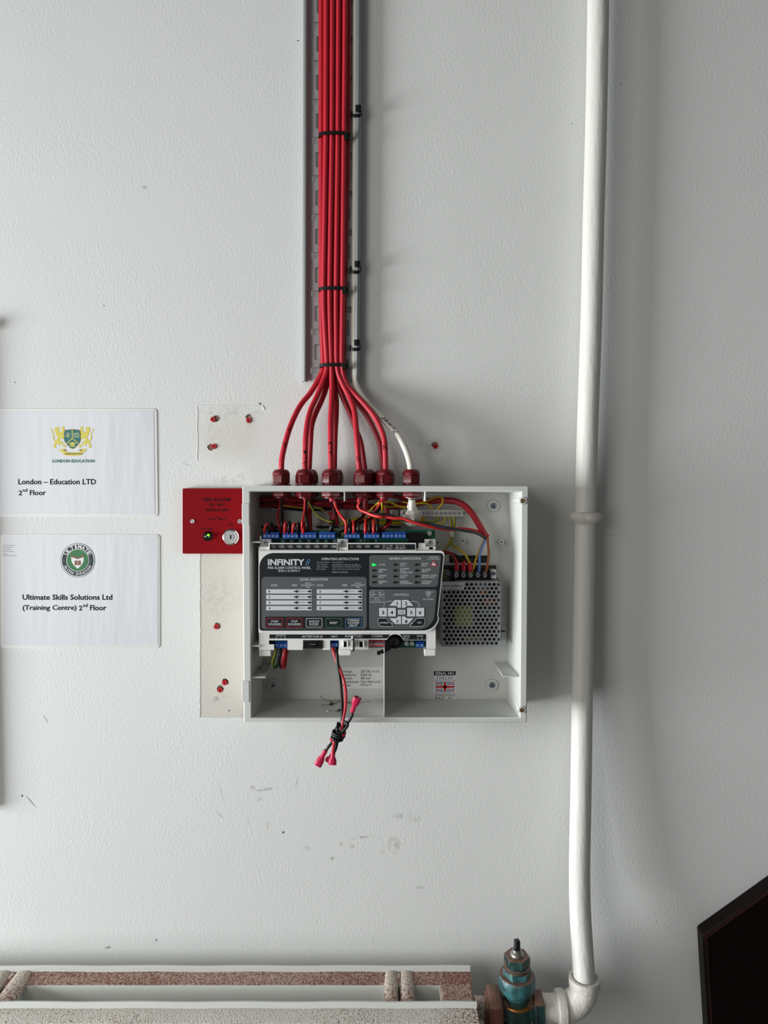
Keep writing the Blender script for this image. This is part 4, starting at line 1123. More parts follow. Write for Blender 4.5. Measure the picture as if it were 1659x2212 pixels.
mb = MB(); a, b_ = P(843, 1398, .079), P(823, 1408.5, .081); t = (b_-a).normalized(); w_ = Vector((t.z, 0, -t.x))*.0024
mb.add([a-w_, a+w_, b_+w_, b_-w_] + [p + Vector((0, -.003, 0)) for p in (a-w_, a+w_, b_+w_, b_-w_)], [(0, 1, 2, 3), (7, 6, 5, 4), (0, 4, 5, 1), (1, 5, 6, 2), (2, 6, 7, 3), (3, 7, 4, 0)])
c = P(818.5, 1410, .081); mb.lathe([(.0001, -.0016), (.0026, -.0014), (.003, 0), (.0026, .0026), (.0001, .003)], c, (0, -1, 0), 14)
c = P(842, 1398, .079); mb.lathe([(.0001, -.006), (.0024, -.006), (.0024, .002), (.0001, .0022)], c, (0, -1, 0), 12)
mb.build('jumper_key', M_black, mod)
# battery fuse carrier
fc = comp('fuse_holder', 654, 1383.4, 697, 1401, .081, M_black, bevel=.0008)
MB().pbox(668.4, 1390.5, 682.6, 1398.6, .0811, .0822).build('fuse_cap', M_blackm, fc, bevel=.0003)
MB().pbox(669, 1391.3, 682, 1392.1, .0822, .0825).build('grip_edge', M_cap, fc)
# spare fuse clips and the glass fuse
for (x0, x1) in ((741, 752), (757.5, 770), (774.5, 787)):
    mb = MB(); mb.pbox(x0, 1385, x0+1.6, 1398.6, CH-.001, CH+.005); mb.pbox(x1-3, 1385, x1, 1398.6, CH-.001, CH+.006); mb.pbox(x0, 1385, x1, 1386.2, CH-.001, CH+.0015)
    cl = mb.build('fuse_clip', M_chassis, mod, bevel=.0003)
    MB().pbox(x0+2, 1386.6, x1-3.4, 1397.6, CH, CH+.0006).build('clip_recess', M_blackm, cl)
c = P(762.8, 1373, CH+.0065); c2_ = P(762.8, 1407, CH+.0065); L_ = (c-c2_).length
mb = MB(); mb.lathe([(.0001, 0), (.0024, .0002), (.0026, .0006), (.0026, .0055), (.0024, .006)], c2_, (0, 0, 1), 16, close=False); mb.lathe([(.0024, L_-.006), (.0026, L_-.0055), (.0026, L_-.0006), (.0024, L_-.0002), (.0001, L_)], c2_, (0, 0, 1), 16, close=False)
fu = mb.build('spare_fuse', M_fuse, mod)
mb = MB(); mb.lathe([(.00235, .0055), (.00235, L_-.0055)], c2_, (0, 0, 1), 16, close=False); mb.build('glass_tube', mat('fuse_glass', srgb(96, 98, 96), .08, .2), fu)
for (x0, x1, y0, y1) in ((560, 585, 1404.4, 1417.5), (731.6, 757.5, 1403.4, 1416), (916.8, 940.6, 1403, 1417)): MB().pbox(x0, y0, x1, y1, .014, .0775).build('foot_clip', M_chassis, mod, bevel=.0005)

# ------------------------------------------------------------------ earth bar
eb = root('earth_bar', 'long bright metal earth terminal bar with a row of screws, upper right inside the box', 'terminal bar', P(938, 1116, .02))
mb = MB(); mb.pbox(865.5, 1101, 1010.5, 1116, .022, .030); mb.build('bar', mat('nickel_bar', srgb(206, 204, 198), .35, .3), eb, bevel=.0006)
for k in range(9): screw(SLOT if k else SCRB, 'screw', eb, 914.5+k*9.5, 1108.8, .0298, 4.3)
screw(SCRB, 'screw', eb, 873.5, 1108.5, .0298, 5.2); screw(SCRB, 'screw', eb, 1002.5, 1108.5, .0298, 5.2)
for x in (852, 1003): MB().pbox(x-8, 1100.5, x+8, 1116.5, BACK, .0222).build('support_post', M_box, eb, bevel=.002)

# ------------------------------------------------------------------ power supply
psu = root('power_supply', 'grey metal power supply in a perforated cage with a row of wire terminals on top', 'power supply', P(1017, 1396, .01))
PD = .044
X0, X1, Y0, Y1 = 953.8, 1081.6, 1255.8, 1396.2
hs = []
U = lambda x, y: (930 + x/7.541, 1180 + y/7.541)
for r in range(16):
    y = 622 + r*63.87
    for k in range(13):
        x = 230 + 73.2*k + (36.5 if r % 2 else 0)
        if x > 1120 or (r < 2 and x < 560 and not (r == 1 and x > 540)) : continue
        px, py = U(x, y)
        if px + 3.6 > X1: continue
        hs.append(circ(px, py, 3.45, 10))
mb = MB(); sheet(mb, [(X0, Y0), (X1, Y0), (X1, Y1), (X0, Y1)], hs, PD-.0009, PD)
cover = mb.build('perforated_cover', M_cage, psu)
a, b_ = P(X0, Y0, PD), P(X1, Y1, PD)
mb = MB(); mb.box((a.x, -.010, b_.z), (a.x+.001, -PD+.0006, a.z)); mb.box((a.x, -.010, b_.z), (b_.x, -PD+.0006, b_.z+.001)); mb.box((a.x+.02, -.010, a.z-.001), (b_.x, -PD+.0006, a.z))
mb.build('cover_sides', M_cage, psu)
mb = MB(); hz = []
for r in range(16):
    z = a.z - (622-570+r*63.87)/7.541*(1.028-PD)/FPX
    for yy in ((.014, .0265, .039) if r % 2 == 0 else (.020, .0325)): hz.append(circ(yy, z, .0022, 8))
me = sheet_mesh([(.010, b_.z), (.0436, b_.z), (.0436, a.z), (.010, a.z)], hz, .0009)
mb.mesh(me, Matrix(((0, 0, 1, b_.x-.0005), (-1, 0, 0, 0), (0, 1, 0, 0), (0, 0, 0, 1)))); mb.build('cover_sides', M_cage, psu)
ps_ = MB(); ps_.box((a.x-.0012, -BACK-.001, b_.z-.0005), (b_.x, -.0095, a.z+.021)); ps_.box((a.x-.0012, -BACK-.001, b_.z-.0005), (a.x-.0002, -.034, a.z)); ps_.build('chassis_plate', M_galv, psu)
MB().box((a.x+.002, -.011, b_.z+.002), (b_.x-.002, -.0125, a.z+.019)).build('circuit_board', mat('shaded_supply_board', srgb(46, 46, 34), .6), psu)  # board colour darkened to stand for shade behind the cover holes
lb = MB().pbox(X0+.3, 1257.3, 1002.8, 1272.6, PD, PD+.0002).build('code_label', mat('grey_sticker', srgb(186, 188, 190), .5), psu)
mb = MB(); text(mb, 'CODE# SPX-35-30', 957.8, 999.8, 1263.3, 1267.7, PD+.0003, .015, flip=True); mb.build('lettering', M_ink, lb)
def pc(name, x0, y0, x1, y1, d1, m):
    p0, p1 = U(x0, y0), U(x1, y1); return MB().pbox(p0[0], p0[1], p1[0], p1[1], .0122, d1).build(name, m, psu, bevel=.001)
tr = pc('transformer', 400, 995, 690, 1320, .0395, M_xfmr); pc('heatsink', 680, 760, 712, 1320, .040, M_cap)
pc('capacitor', 735, 600, 935, 715, .0385, M_cap); pc('choke', 760, 735, 900, 775, .036, M_orange); pc('capacitor', 820, 1045, 1040, 1095, .039, M_cap)
pc('winding', 870, 860, 1040, 960, .034, M_copper); pc('connector', 560, 1490, 830, 1545, .036, M_tan); pc('capacitor', 350, 740, 520, 890, .030, M_black)
mb, c, k = ringmesh(968, 1345, .034, [(9, -.021), (9, 0), (8, .001), (.001, .001)], 18); mb.build('capacitor', M_black, psu)
# terminals along the top
TD = .032
tb = MB().pbox(975.6, 1231, 1058.3, 1253, .012, TD-.006).build('terminal_strip', M_black, psu, bevel=.0005)
for x in (976.3, 993.4, 1008.8, 1024.2, 1039.7, 1057.2): MB().pbox(x-1.1, 1230.8, x+1.1, 1253.4, .012, TD+.001).build('barrier', M_black, tb, bevel=.0003)
TX = [986, 1001.2, 1016.6, 1032, 1047.4]
for x in TX:
    MB().pbox(x-3.6, 1233.5, x+3.6, 1248.5, TD-.0062, TD-.0056).build('contact', M_fuse, tb)
    screw(SCRB, 'screw', tb, x, 1242.3, TD-.0055, 5.2)
MB().pbox(1060, 1231, 1071.6, 1250, .012, .026).build('side_bracket', M_chassis, psu, bevel=.0004); screw(SCR, 'screw', psu, 1066, 1238.5, .0258, 5)
mb, c, k = ringmesh(969.4, 1239, .024, [(6, -.012), (6, 0), (4.6, .001), (.001, .001)], 18); mb.build('adjuster', M_cap, psu)
MB().pbox(954.5, 1230, 975, 1254.5, .012, .0134).build('circuit_board', M_tan, psu)
# printed terminal strip on the back of the box
tl = MB().pbox(970.4, 1200, 1052.6, 1215.6, BACK, BACK+.0003).build('terminal_legend', M_fascia, enc)
mb = MB(); d = BACK+.0004
for s, x0, x1, y0, y1 in (('ADJ', 974, 986, 1202.5, 1208), ('V', 978, 981.5, 1209, 1213.4), ('+V', 988.5, 996, 1205, 1210.5), ('-V', 1002, 1008.5, 1205, 1211), ('N', 1030.4, 1034.6, 1205.6, 1211), ('L', 1045, 1048, 1205, 1211)): text(mb, s, x0, x1, y0, y1, d, -.012)
line(mb, [(1019.3, 1205), (1019.3, 1208)], .5, d); line(mb, [(1016, 1208), (1022.6, 1208)], .5, d); line(mb, [(1017.4, 1209.8), (1021.2, 1209.8)], .5, d); line(mb, [(1018.5, 1211.6), (1020, 1211.6)], .5, d)
mb.build('lettering', M_inkg, tl)

# ------------------------------------------------------------------ wires inside the box
WR = .00165
def z2(*p): return [(530+x/5.184, 1040+y/5.184, d + .027*max(0, min(1, (y-330)/150))*(d > .029)) for x, y, d in p]
def z3(*p): return [(820+x/5.027, 1040+y/5.027, d) for x, y, d in p]
def core(par, pts, m, r=WR, name='core_wire', stripe=None):
    mb = MB(); mb.tube([P(*q) for q in pts], r, 12, 5, stripe=1 if stripe else None)
    return mb.build(name, [m, stripe] if stripe else m, par)
def wire(pts, m, lab, r=WR, stripe=None, name='wire', group=None):
    o = core(None, pts, m, r, name, stripe); tag(o, lab, 'wire', group); return o
G = lambda k: CABS[k][0]
core(G('AD'), z2((393, 170, .058), (392, 250, .054), (385, 290, .050), (362, 380, .045), (374, 480, .040), (395, 545, .034), (398, 570, .031)), M_wdred)
core(G('AD'), z2((404, 170, .060), (404, 240, .058), (406, 310, .055), (412, 400, .048), (414, 480, .042), (430, 545, .034), (434, 570, .031)), M_wblk, .0019)
core(G('AL4'), z2((668, 200, .060), (664, 290, .058), (655, 380, .054), (637, 460, .050), (634, 520, .044), (645, 580, .038)), M_wred)
core(G('AL4'), z2((678, 200, .060), (684, 320, .056), (690, 450, .050), (693, 530, .042), (696, 570, .033)), M_wblk, .0018)
core(G('AL4'), z2((690, 198, .058), (718, 250, .056), (752, 310, .053), (800, 372, .049), (868, 420, .044), (945, 447, .040), (1000, 455, .034)), M_wgrn, .0013, stripe=M_wyel)
core(G('AL3'), z2((995, 225, .060), (1010, 275, .060), (1040, 340, .058), (1088, 410, .055), (1122, 452, .051), (1128, 500, .045), (1122, 585, .040)), M_wred, .0018)
core(G('AL3'), z2((975, 225, .059), (985, 265, .055), (1000, 310, .046), (1010, 380, .036)), M_wblk)
core(G('CC'), z2((1280, 235, .060), (1262, 275, .060), (1290, 320, .061), (1360, 350, .062), (1430, 380, .063), (1520, 398, .064)) + z3((40, 380, .065), (150, 398, .067), (250, 402, .067), (340, 435, .067), (440, 465, .066), (560, 492, .062), (680, 516, .054), (800, 524, .044), (880, 512, .036), (1000, 527, .034), (1090, 552, .034), (1185, 592, .032)), M_wred, .0021)
core(G('CC'), z2((1293, 238, .058), (1290, 290, .056), (1340, 345, .056), (1430, 362, .058), (1520, 372, .060)) + z3((60, 358, .062), (150, 380, .063), (240, 415, .062), (340, 437, .060), (460, 452, .060), (600, 480, .060), (720, 502, .058), (820, 518, .054), (940, 538, .048), (1050, 560, .042), (1120, 596, .037), (1155, 622, .032)), mat('grey_black_wire', srgb(46, 50, 53), .35), .0021)
core(G('Z1'), z2((1510, 230, .060), (1480, 290, .055), (1430, 355, .050), (1390, 405, .044), (1340, 460, .036)), M_wred)
core(G('Z1'), z2((1523, 230, .058), (1500, 310, .052), (1450, 370, .046), (1400, 420, .042), (1280, 470, .035), (1200, 540, .031)), M_wblk, .0018)
core(G('Z1'), z2((1526, 230, .061), (1530, 270, .060), (1534, 320, .056), (1528, 355, .048)), M_wyel, .0013)
core(G('Z1'), z2((1500, 232, .058), (1460, 262, .052), (1425, 295, .046), (1392, 332, .038)), M_wyel, .0013)
# tails of the rear cables down to the terminals, with their torn sheaths
mb = MB(); c0 = P(722, 1112, GDR)
mb.lathe([(.0044, .004), (.0056, -.002), (.0072, -.009), (.0068, -.0135), (.0052, -.0150)], c0, (0, 0, 1), 14, close=False)
mb.prism([(706, 1103), (713, 1106), (721, 1110), (719, 1121), (712, 1116)], GDR+.003, GDR+.0046); mb.build('torn_sheath', M_cable2, G('AL3b'))
core(G('AL3b'), z2((985, 450, .030), (975, 490, .033), (950, 560, .031)), M_wblk, .0034)
core(G('CCb'), z2((1325, 370, .030), (1290, 415, .034), (1180, 480, .036), (1090, 530, .034), (1060, 565, .031)), M_wblk, .0019)
core(G('CCb'), z2((1332, 372, .030), (1310, 420, .032), (1200, 500, .033), (1130, 520, .032)), M_wdred)
core(G('Z1b'), z2((1590, 390, .030), (1635, 440, .032), (1590, 495, .034), (1520, 540, .032), (1490, 565, .030)), M_wdred, .0024)
core(G('Z1b'), z2((1580, 390, .030), (1600, 440, .031), (1560, 510, .032), (1480, 550, .030)), M_wblk, .0022)
core(G('AL4b'), z2((712, 300, .030), (708, 450, .034), (716, 545, .031)), M_wdred, .0018)
# looped tails on the terminals, red and black in turn
def loop(kind, x0, x1, top, xb, col, lab):
    pts = z2((x0, 580, .039), (x0, 530, .043), (x0+.25*(x1-x0), top+10, .045), (x0+.6*(x1-x0), top, .043), (x1, top+40, .039), (xb, 555, .032))
    return wire(pts, col, lab, .00185, None, 'terminal_wire', 'wire loops on the blue terminals')
for x0, x1, top, xb, col, lab in (
        (215, 288, 478, 305, M_wred, 'red wire loop entering the first way of the leftmost blue terminal block'),
        (265, 322, 478, 345, M_wblk, 'black wire loop on the leftmost blue terminal block'),
        (440, 462, 466, 466, M_wred, 'first red wire loop on the second blue terminal block from the left'),
        (487, 500, 455, 504, M_wblk, 'first black wire loop on the second blue terminal block from the left'),
        (530, 578, 476, 584, M_wred, 'wider red wire loop at the right of the second blue terminal block'),
        (586, 610, 470, 624, M_wblk, 'black wire loop at the right end of the second blue terminal block'),
        (648, 662, 454, 668, M_wred, 'red wire loop on the third blue terminal block from the left'),
        (1172, 1168, 436, 1188, M_wblk, 'left black wire loop on the S1 blue terminal block'),
        (1213, 1206, 446, 1230, M_wred, 'right red wire loop on the S1 blue terminal block'),
        (1265, 1262, 444, 1268, M_wblk, 'right black wire loop on the S1 blue terminal block'),
        (1343, 1356, 430, 1368, M_wred, 'left red wire loop on the S3 blue terminal block'),
        (1390, 1392, 442, 1396, M_wblk, 'left black wire loop on the S3 blue terminal block'),
        (1436, 1442, 434, 1452, M_wred, 'right red wire loop on the S3 blue terminal block'),
        (1480, 1482, 432, 1500, M_wblk, 'right black wire loop on the S3 blue terminal block')):
    loop(0, x0, x1, top, xb, col, lab)
# feed from the key switch: thick red cable across the back, down to the supply
kc, kcc = cable([(549, 1080, .016), (570, 1079.5, .018), (607, 1079, .019), (650, 1081.5, .018), (700, 1088, .0155), (745, 1093, .0145), (790, 1095, .0145), (840, 1094, .0145), (885, 1089, .016), (915, 1084, .020), (940, 1081.5, .024), (965, 1081, .028), (985, 1083.5, .032), (1003, 1092, .034), (1018, 1107, .034), (1030, 1125, .033), (1041, 1144, .033), (1049, 1158, .032)],
            'thick red cable across the back of the box, curving down to the power supply', M_cable2, .0046, 'feed_cable', None)
mb, c, k = ringmesh(554, 1086, .02, [(1, 0)], 3)
ge = P(555, 1089, .018)
mb = MB(); mb.lathe([(.013, 0), (.013, .0025), (.008, .004)], (ge.x-.004, ge.y, ge.z), (1, 0, 0), 20); mb.build('entry_grommet', M_cable2, kc)
core(kc, z3((1150, 600, .032), (1145, 640, .033), (1110, 720, .036), (1088, 800, .037), (1085, 900, .035), (1082, 985, .029)), M_wblue, .0018, 'core_wire')
core(kc, z3((1170, 595, .032), (1178, 680, .034), (1186, 770, .037), (1176, 870, .036), (1156, 990, .029)), M_wbrn, .0018)
core(kc, z3((1135, 630, .030), (1105, 700, .032), (1070, 780, .034), (1035, 880, .034), (1008, 990, .029)), M_wyel, .0015)
r2, _ = cable([(549, 1092, .016), (585, 1092.5, .022), (640, 1091, .022), (690, 1087, .023), (740, 1083, .023), (790, 1078, .022), (850, 1072, .020), (878, 1082, .018), (893, 1094, .012)], 'thinner dark red cable running below the thick one across the top left of the box', M_cable2, .0028, 'feed_cable', None)
wire([(549, 1087, .014), (600, 1095, .0155), (660, 1101, .015), (720, 1098, .013), (760, 1094, .010)], M_wblk, 'black wire sagging along the back under the red cables, upper left of the box', .0024)
wire(z2((420, 268, .026), (560, 290, .027), (700, 300, .026), (830, 300, .024), (880, 330, .022)), M_wyel, 'yellow wire lying along the red cables, upper left of the box', .0011)
# green and yellow earth wires about the earth bar
eg = 'yellow earth wires around the earth bar'
wire(z3((330, 250, .030), (420, 240, .034), (520, 206, .036), (600, 176, .036), (665, 172, .036), (690, 205, .036), (668, 255, .034), (625, 305, .027)), M_wyel, 'yellow earth wire arching highest above the earth bar', .0013, group=eg)
wire(z3((240, 222, .028), (400, 240, .034), (490, 236, .036), (545, 255, .035), (578, 308, .027)), M_wyel, 'yellow earth wire dropping into the earth bar beside the high arch', .0013, group=eg)
wire(z3((40, 215, .036), (130, 230, .034), (200, 265, .033), (300, 275, .031), (390, 262, .029)), M_wyel, 'yellow earth wire passing just left of the white power cable', .0013, group=eg)
wire(z3((-60, 235, .036), (20, 255, .035), (110, 275, .033), (190, 268, .031), (280, 290, .029)), M_wgrn, 'green and yellow wire passing behind the white power cable', .0013, M_wyel, group=eg)
wire(z3((500, 380, .027), (450, 425, .028), (360, 445, .028), (240, 440, .029), (120, 448, .029), (0, 440, .029), (-120, 450, .029), (-300, 450, .029), (-450, 462, .028)), M_wyel, 'lower yellow earth wire in the bundle left of the earth bar', .0014, group=eg)
wire(z3((470, 380, .027), (430, 415, .030), (330, 430, .031), (230, 450, .031), (130, 465, .030), (-20, 455, .030), (-100, 420, .030), (-260, 415, .030), (-440, 470, .028)), M_wyel, 'upper yellow earth wire in the bundle left of the earth bar', .0014, group=eg)
wire(z3((650, 380, .027), (625, 415, .029), (580, 437, .030), (500, 440, .030), (420, 432, .029), (230, 422, .028), (60, 425, .028), (-80, 400, .029), (-250, 395, .029), (-420, 450, .028)), M_wgrn, 'green and yellow earth wire curving under the middle of the earth bar', .0015, M_wyel, group=eg)
wire(z3((712, 380, .027), (708, 420, .028), (680, 450, .029), (640, 450, .029), (590, 430, .029)), M_wyel, 'yellow earth wire hooking under the right half of the earth bar', .0013, group=eg)
wire(z3((752, 378, .027), (778, 430, .027), (784, 490, .020), (790, 560, .0125), (775, 620, .014), (755, 680, .02), (715, 735, .026), (670, 780, .03)), M_wgrn, 'left green and yellow earth wire going behind the control module', .0017, M_wyel, group=eg)
wire(z3((800, 378, .027), (817, 430, .027), (810, 490, .020), (800, 560, .0125), (786, 640, .015), (792, 695, .020), (850, 728, .028), (920, 785, .034), (958, 840, .036), (980, 895, .035)), M_wgrn, 'right green and yellow earth wire curving down to the power supply', .0017, M_wyel, group=eg)
cb = tag(MB().pbox(963, 1145, 989, 1164.5, BACK, .0075).build('cable_clip', M_adh, None), 'translucent adhesive cable clip under the earth bar', 'cable clip')
MB().pbox(971, 1144.5, 981.2, 1161, .0075, .0165).build('saddle', M_adh, cb, bevel=.0015)
# output leads of the supply
for pts, m, lab in ((z3((640, 775, .034), (700, 766, .038), (760, 776, .040), (805, 815, .040), (838, 875, .037)), M_wdred, 'red lead arching from the module to the first supply terminal'),
                    (z3((650, 790, .030), (760, 778, .034), (820, 800, .036), (870, 830, .036), (908, 875, .035)), M_wblk, 'black lead arching from the module to the second supply terminal')):
    w_ = wire(pts, m, lab, .0019, None, 'supply_lead', 'leads into the supply terminals')
for x, y0, y1, lab in ((986, 1213, 1231, 'red crimp lug on the first supply terminal'), (1001, 1213, 1231, 'red crimp lug on the second supply terminal'), (1015, 1216, 1233, 'red crimp lug on the third supply terminal')):
    a, b_ = P(x, y0, .036), P(x+.6, y1, .032)
    t = tag(MB().lathe([(.0030, 0), (.0034, .0008), (.0034, (a-b_).length*.4), (.0027, (a-b_).length*.55), (.0032, (a-b_).length*.7), (.0036, (a-b_).length)], b_, a-b_, 16).build('crimp_lug', M_crimp, None), lab, 'crimp lug', 'red crimp lugs on the supply')
    c = P(x+.5, y1+9, TD-.0045)
    mb = MB(); sheet(mb, [(c.x-.0016, b_.z+.001), (c.x+.0016, b_.z+.001), (c.x+.0027, c.z+.003), (c.x+.0027, c.z-.001), (c.x-.0027, c.z-.001), (c.x-.0027, c.z+.003)], [], TD-.0056, TD-.0051, px=False)
    mb.build('ring_tongue', M_fuse, t)
# power input loops below the module
def z5(*p): return [(510+x/5.027, 1350+y/5.027, d + .027*max(0, min(1, (640-y)/330))) for x, y, d in p]
wire(z5((440, 245, .040), (425, 310, .044), (402, 390, .046), (400, 440, .044), (418, 466, .040), (445, 440, .035), (470, 370, .028), (490, 270, .022)), M_wgrn, 'green and yellow wire looping under the power input terminal', .0019, M_wyel, 'input_wire', 'wires looping under the power input')
wire(z5((488, 245, .040), (478, 320, .044), (468, 390, .045), (474, 440, .042), (498, 462, .038), (520, 420, .032), (530, 330, .024), (535, 270, .02)), M_wblk, 'black wire looping under the power input terminal', .0019, None, 'input_wire', 'wires looping under the power input')
wire(z5((532, 245, .040), (520, 330, .045), (508, 410, .046), (508, 460, .043), (526, 462, .038), (534, 420, .032), (545, 340, .026), (560, 265, .02)), M_wcrim, 'red wire looping under the power input terminal', .0021, None, 'input_wire', 'wires looping under the power input')

# ------------------------------------------------------------------ battery lead, tied in a knot below the box
bl = root('battery_lead', 'red and black battery lead knotted below the box with magenta push-on connectors', 'battery lead', P(730, 1590, .100))
zk = lambda *p: [(660+x/9.76, 1480+y/9.76, d) for x, y, d in p]
RB = .0020
core(bl, z5((1052, 240, .040), (1064, 300, .046), (1086, 380, .054), (1128, 480, .066), (1172, 610, .080), (1192, 740, .090), (1186, 900, .097), (1165, 1020, .101)) + zk((770, 900, .1035), (735, 985, .104), (690, 1060, .099), (640, 1130, .097)), M_wcrim, RB, 'red_wire')
core(bl, z5((1092, 240, .040), (1094, 300, .048), (1102, 400, .058), (1122, 540, .072), (1142, 720, .086), (1152, 880, .094), (1150, 980, .099)) + zk((765, 820, .101), (742, 900, .1015), (712, 1000, .100), (680, 1090, .098)), M_wblk, .0022, 'black_wire')
core(bl, zk((1005, 540, .106), (975, 640, .107), (930, 735, .106), (870, 815, .103), (800, 900, .099), (720, 970, .096), (660, 1020, .097)), M_wblk, RB, 'black_wire')
core(bl, zk((700, 1010, .1045), (790, 960, .107), (870, 880, .108), (885, 820, .107), (840, 780, .104), (770, 790, .100), (700, 860, .098), (640, 930, .0975), (610, 1000, .099)), M_wblk, RB, 'black_wire')
core(bl, zk((690, 800, .0975), (680, 860, .104), (670, 930, .107), (690, 1000, .107)), M_wblk, RB, 'black_wire')
def ringk(cx, cy, a, b_, tilt, dc, mtl):
    pts = []
    for k in range(12):
        t = 2*PI*k/12; x = a*math.cos(t); y = b_*math.sin(t); dd = dc + .0055*math.sin(t)
        X = cx + x*math.cos(tilt) - y*math.sin(tilt); Y = cy + x*math.sin(tilt) + y*math.cos(tilt)
        pts.append(P(660+X/9.76, 1480+Y/9.76, dd))
    mb = MB(); mb.tube(pts, .0020, 12, 4, cap=False, closed=True); mb.build('black_wire' if mtl is M_wblk else 'red_wire', mtl, bl)
ringk(705, 1000, 120, 62, .12, .1005, M_wblk); ringk(695, 1055, 120, 52, .18, .1005, M_wblk); ringk(668, 1115, 110, 55, .2, .100, M_wblk)
ringk(735, 940, 95, 80, -.3, .099, M_wblk); ringk(770, 1020, 60, 40, -.3, .0995, M_wcrim)
core(bl, zk((700, 1090, .100), (620, 1140, .101), (560, 1210, .101), (485, 1300, .101), (425, 1385, .100)), M_wblk, RB, 'black_wire')
core(bl, zk((620, 1130, .103), (600, 1220, .104), (588, 1320, .104), (580, 1440, .103)), M_wcrim, RB, 'red_wire')
core(bl, zk((680, 1130, .098), (665, 1220, .099), (645, 1310, .099), (612, 1400, .098), (560, 1500, .098)), M_wblk, RB, 'black_wire')
core(bl, zk((535, 1130, .100), (545, 1160, .1015), (600, 1150, .102)), M_wcrim, RB, 'red_wire')
def spade(pa, pb, da, db):
    a, b_ = P(660+pa[0]/9.76, 1480+pa[1]/9.76, da), P(660+pb[0]/9.76, 1480+pb[1]/9.76, db)
    t = b_-a; L = t.length; t.normalize(); side = t.cross(Vector((0, 1, 0))).normalized(); up = side.cross(t)
    prof = [(0, .0030, .0030), (.12, .0032, .0032), (.36, .0029, .0028), (.5, .0042, .0029), (.64, .0052, .0030), (.97, .0054, .0031), (1.0, .0050, .0028)]
    n = 16; vs = []
    for (h, w, e) in prof + [(.99, .0043, .0021), (.72, .0040, .0019)]:
        for k in range(n):
            q = 2*PI*k/n
            vs.append(a + t*L*h + side*w*math.copysign(abs(math.cos(q))**.75, math.cos(q)) + up*e*math.copysign(abs(math.sin(q))**.85, math.sin(q)))
    m = len(prof)+2
    fs = [(i*n+k, i*n+(k+1) % n, (i+1)*n+(k+1) % n, (i+1)*n+k) for i in range(m-1) for k in range(n)] + [tuple(range(n-1, -1, -1)), tuple(range((m-1)*n, m*n))]
    mb = MB(); mb.add(vs, fs); s_ = mb.build('push_on_connector', M_pink, bl, angle=50)
    mb = MB(); e = a + t*L*.74
    mb.tube([e - side*.003 + up*.0006, e - side*.003 + t*L*.22, e - side*.0012 + t*L*.22 + up*.0009], .0005, 6, 4); mb.tube([e + side*.003 + up*.0006, e + side*.003 + t*L*.22, e + side*.0012 + t*L*.22 + up*.0009], .0005, 6, 4)
    mb.build('metal_clip', M_steel, s_)
spade((985, 560), (1095, 255), .106, .113); spade((425, 1375), (250, 1700), .100, .102); spade((582, 1410), (565, 1680), .103, .106); spade((560, 1470), (475, 1610), .097, .0945)

# ------------------------------------------------------------------ loose bits on the floor of the box
zf = P(750, 1530, .05).z
zfl = IN1.z + .0005
def on_floor(px, d):  return Vector((P(px, 1530, d).x, -d, zfl))
for (px, d, ang, m, r, L, lab) in ((716, .034, .5, M_black, .0016, .0052, 'small black component lying left among loose bits on the box floor'),
                           (732, .062, .9, M_black, .0016, .0054, 'small black component lying nearest the front on the box floor'),
                           (715, .020, 2.4, M_resist, .0012, .0060, 'tan resistor lying at the back left on the box floor'),
                           (752, .024, .1, M_resist, .0011, .0062, 'tan resistor lying right behind the battery lead on the box floor'),
                           (766, .030, .3, M_cap, .0010, .0058, 'grey resistor lying rightmost behind the magenta connector on the box floor')):
    c = on_floor(px, d) + Vector((0, 0, r+.0006)); dirv = Vector((math.cos(ang), math.sin(ang), .0)).normalized()
    mb = MB(); mb.lathe([(r*.5, -L/2), (r, -L/2+.0004), (r*.85, -L*.2), (r*.85, L*.2), (r, L/2-.0004), (r*.5, L/2)], c, dirv, 12)
    t = mb.build('resistor', m, None); tag(t, lab, 'resistor', 'loose components on the box floor')
    mb = MB()
    for s_ in (-1, 1):
        mb.tube([c + dirv*s_*L*.5, c + dirv*s_*(L*.5+.004), c + dirv*s_*(L*.5+.009) + Vector((random.uniform(-.004, .004), random.uniform(-.003, .003), random.uniform(0, .003))), c + dirv*s_*(L*.5+.015) + Vector((random.uniform(-.006, .006), random.uniform(-.004, .004), random.uniform(.001, .006)))], .00028, 6, 4)
    mb.build('lead_wire', M_iron, t)
mb = MB(); c = on_floor(708, .06); mb.lathe([(.0001, 0), (.0022, .0002), (.0016, .0012), (.0001, .0016)], c, (.1, .1, 1), 7); tag(mb.build('plaster_crumb', M_label, None), 'white crumb lying among the loose bits on the box floor', 'crumb')

# ------------------------------------------------------------------ laminated signs
def sign(name, lab, x0, y0, x1, y1, px0, py0, px1, py1, skew):
    t = root(name, lab, 'sign', P((x0+x1)/2, y1, .0005))
    mb = MB(); pts = rrect(x0, y0, x1, y1, 7, 4); pts = [(x + (y-y0)*skew, y) for x, y in pts]
    sheet(mb, pts, [], .0002, .0009); f = mb.build('laminate', M_film, t)
    mb = MB(); pts = [(px0, py0), (px1, py0), (px1, py1), (px0, py1)]; pts = [(x + (y-y0)*skew, y) for x, y in pts]
    sheet(mb, pts, [], .0007, .0012); p_ = mb.build('paper', M_paper, t)
    return t, p_
SD = .0014
t, pp = sign('laminated_sign', 'upper laminated sign with a green and gold crest, London Education', -12, 883, 338.5, 1115.5, -4, 887, 332, 1111.5, .012)
mb = MB()
text(mb, 'London \u2013 Education LTD', 39.5, 207.4, 1034.8, 1046.6, SD, .018)
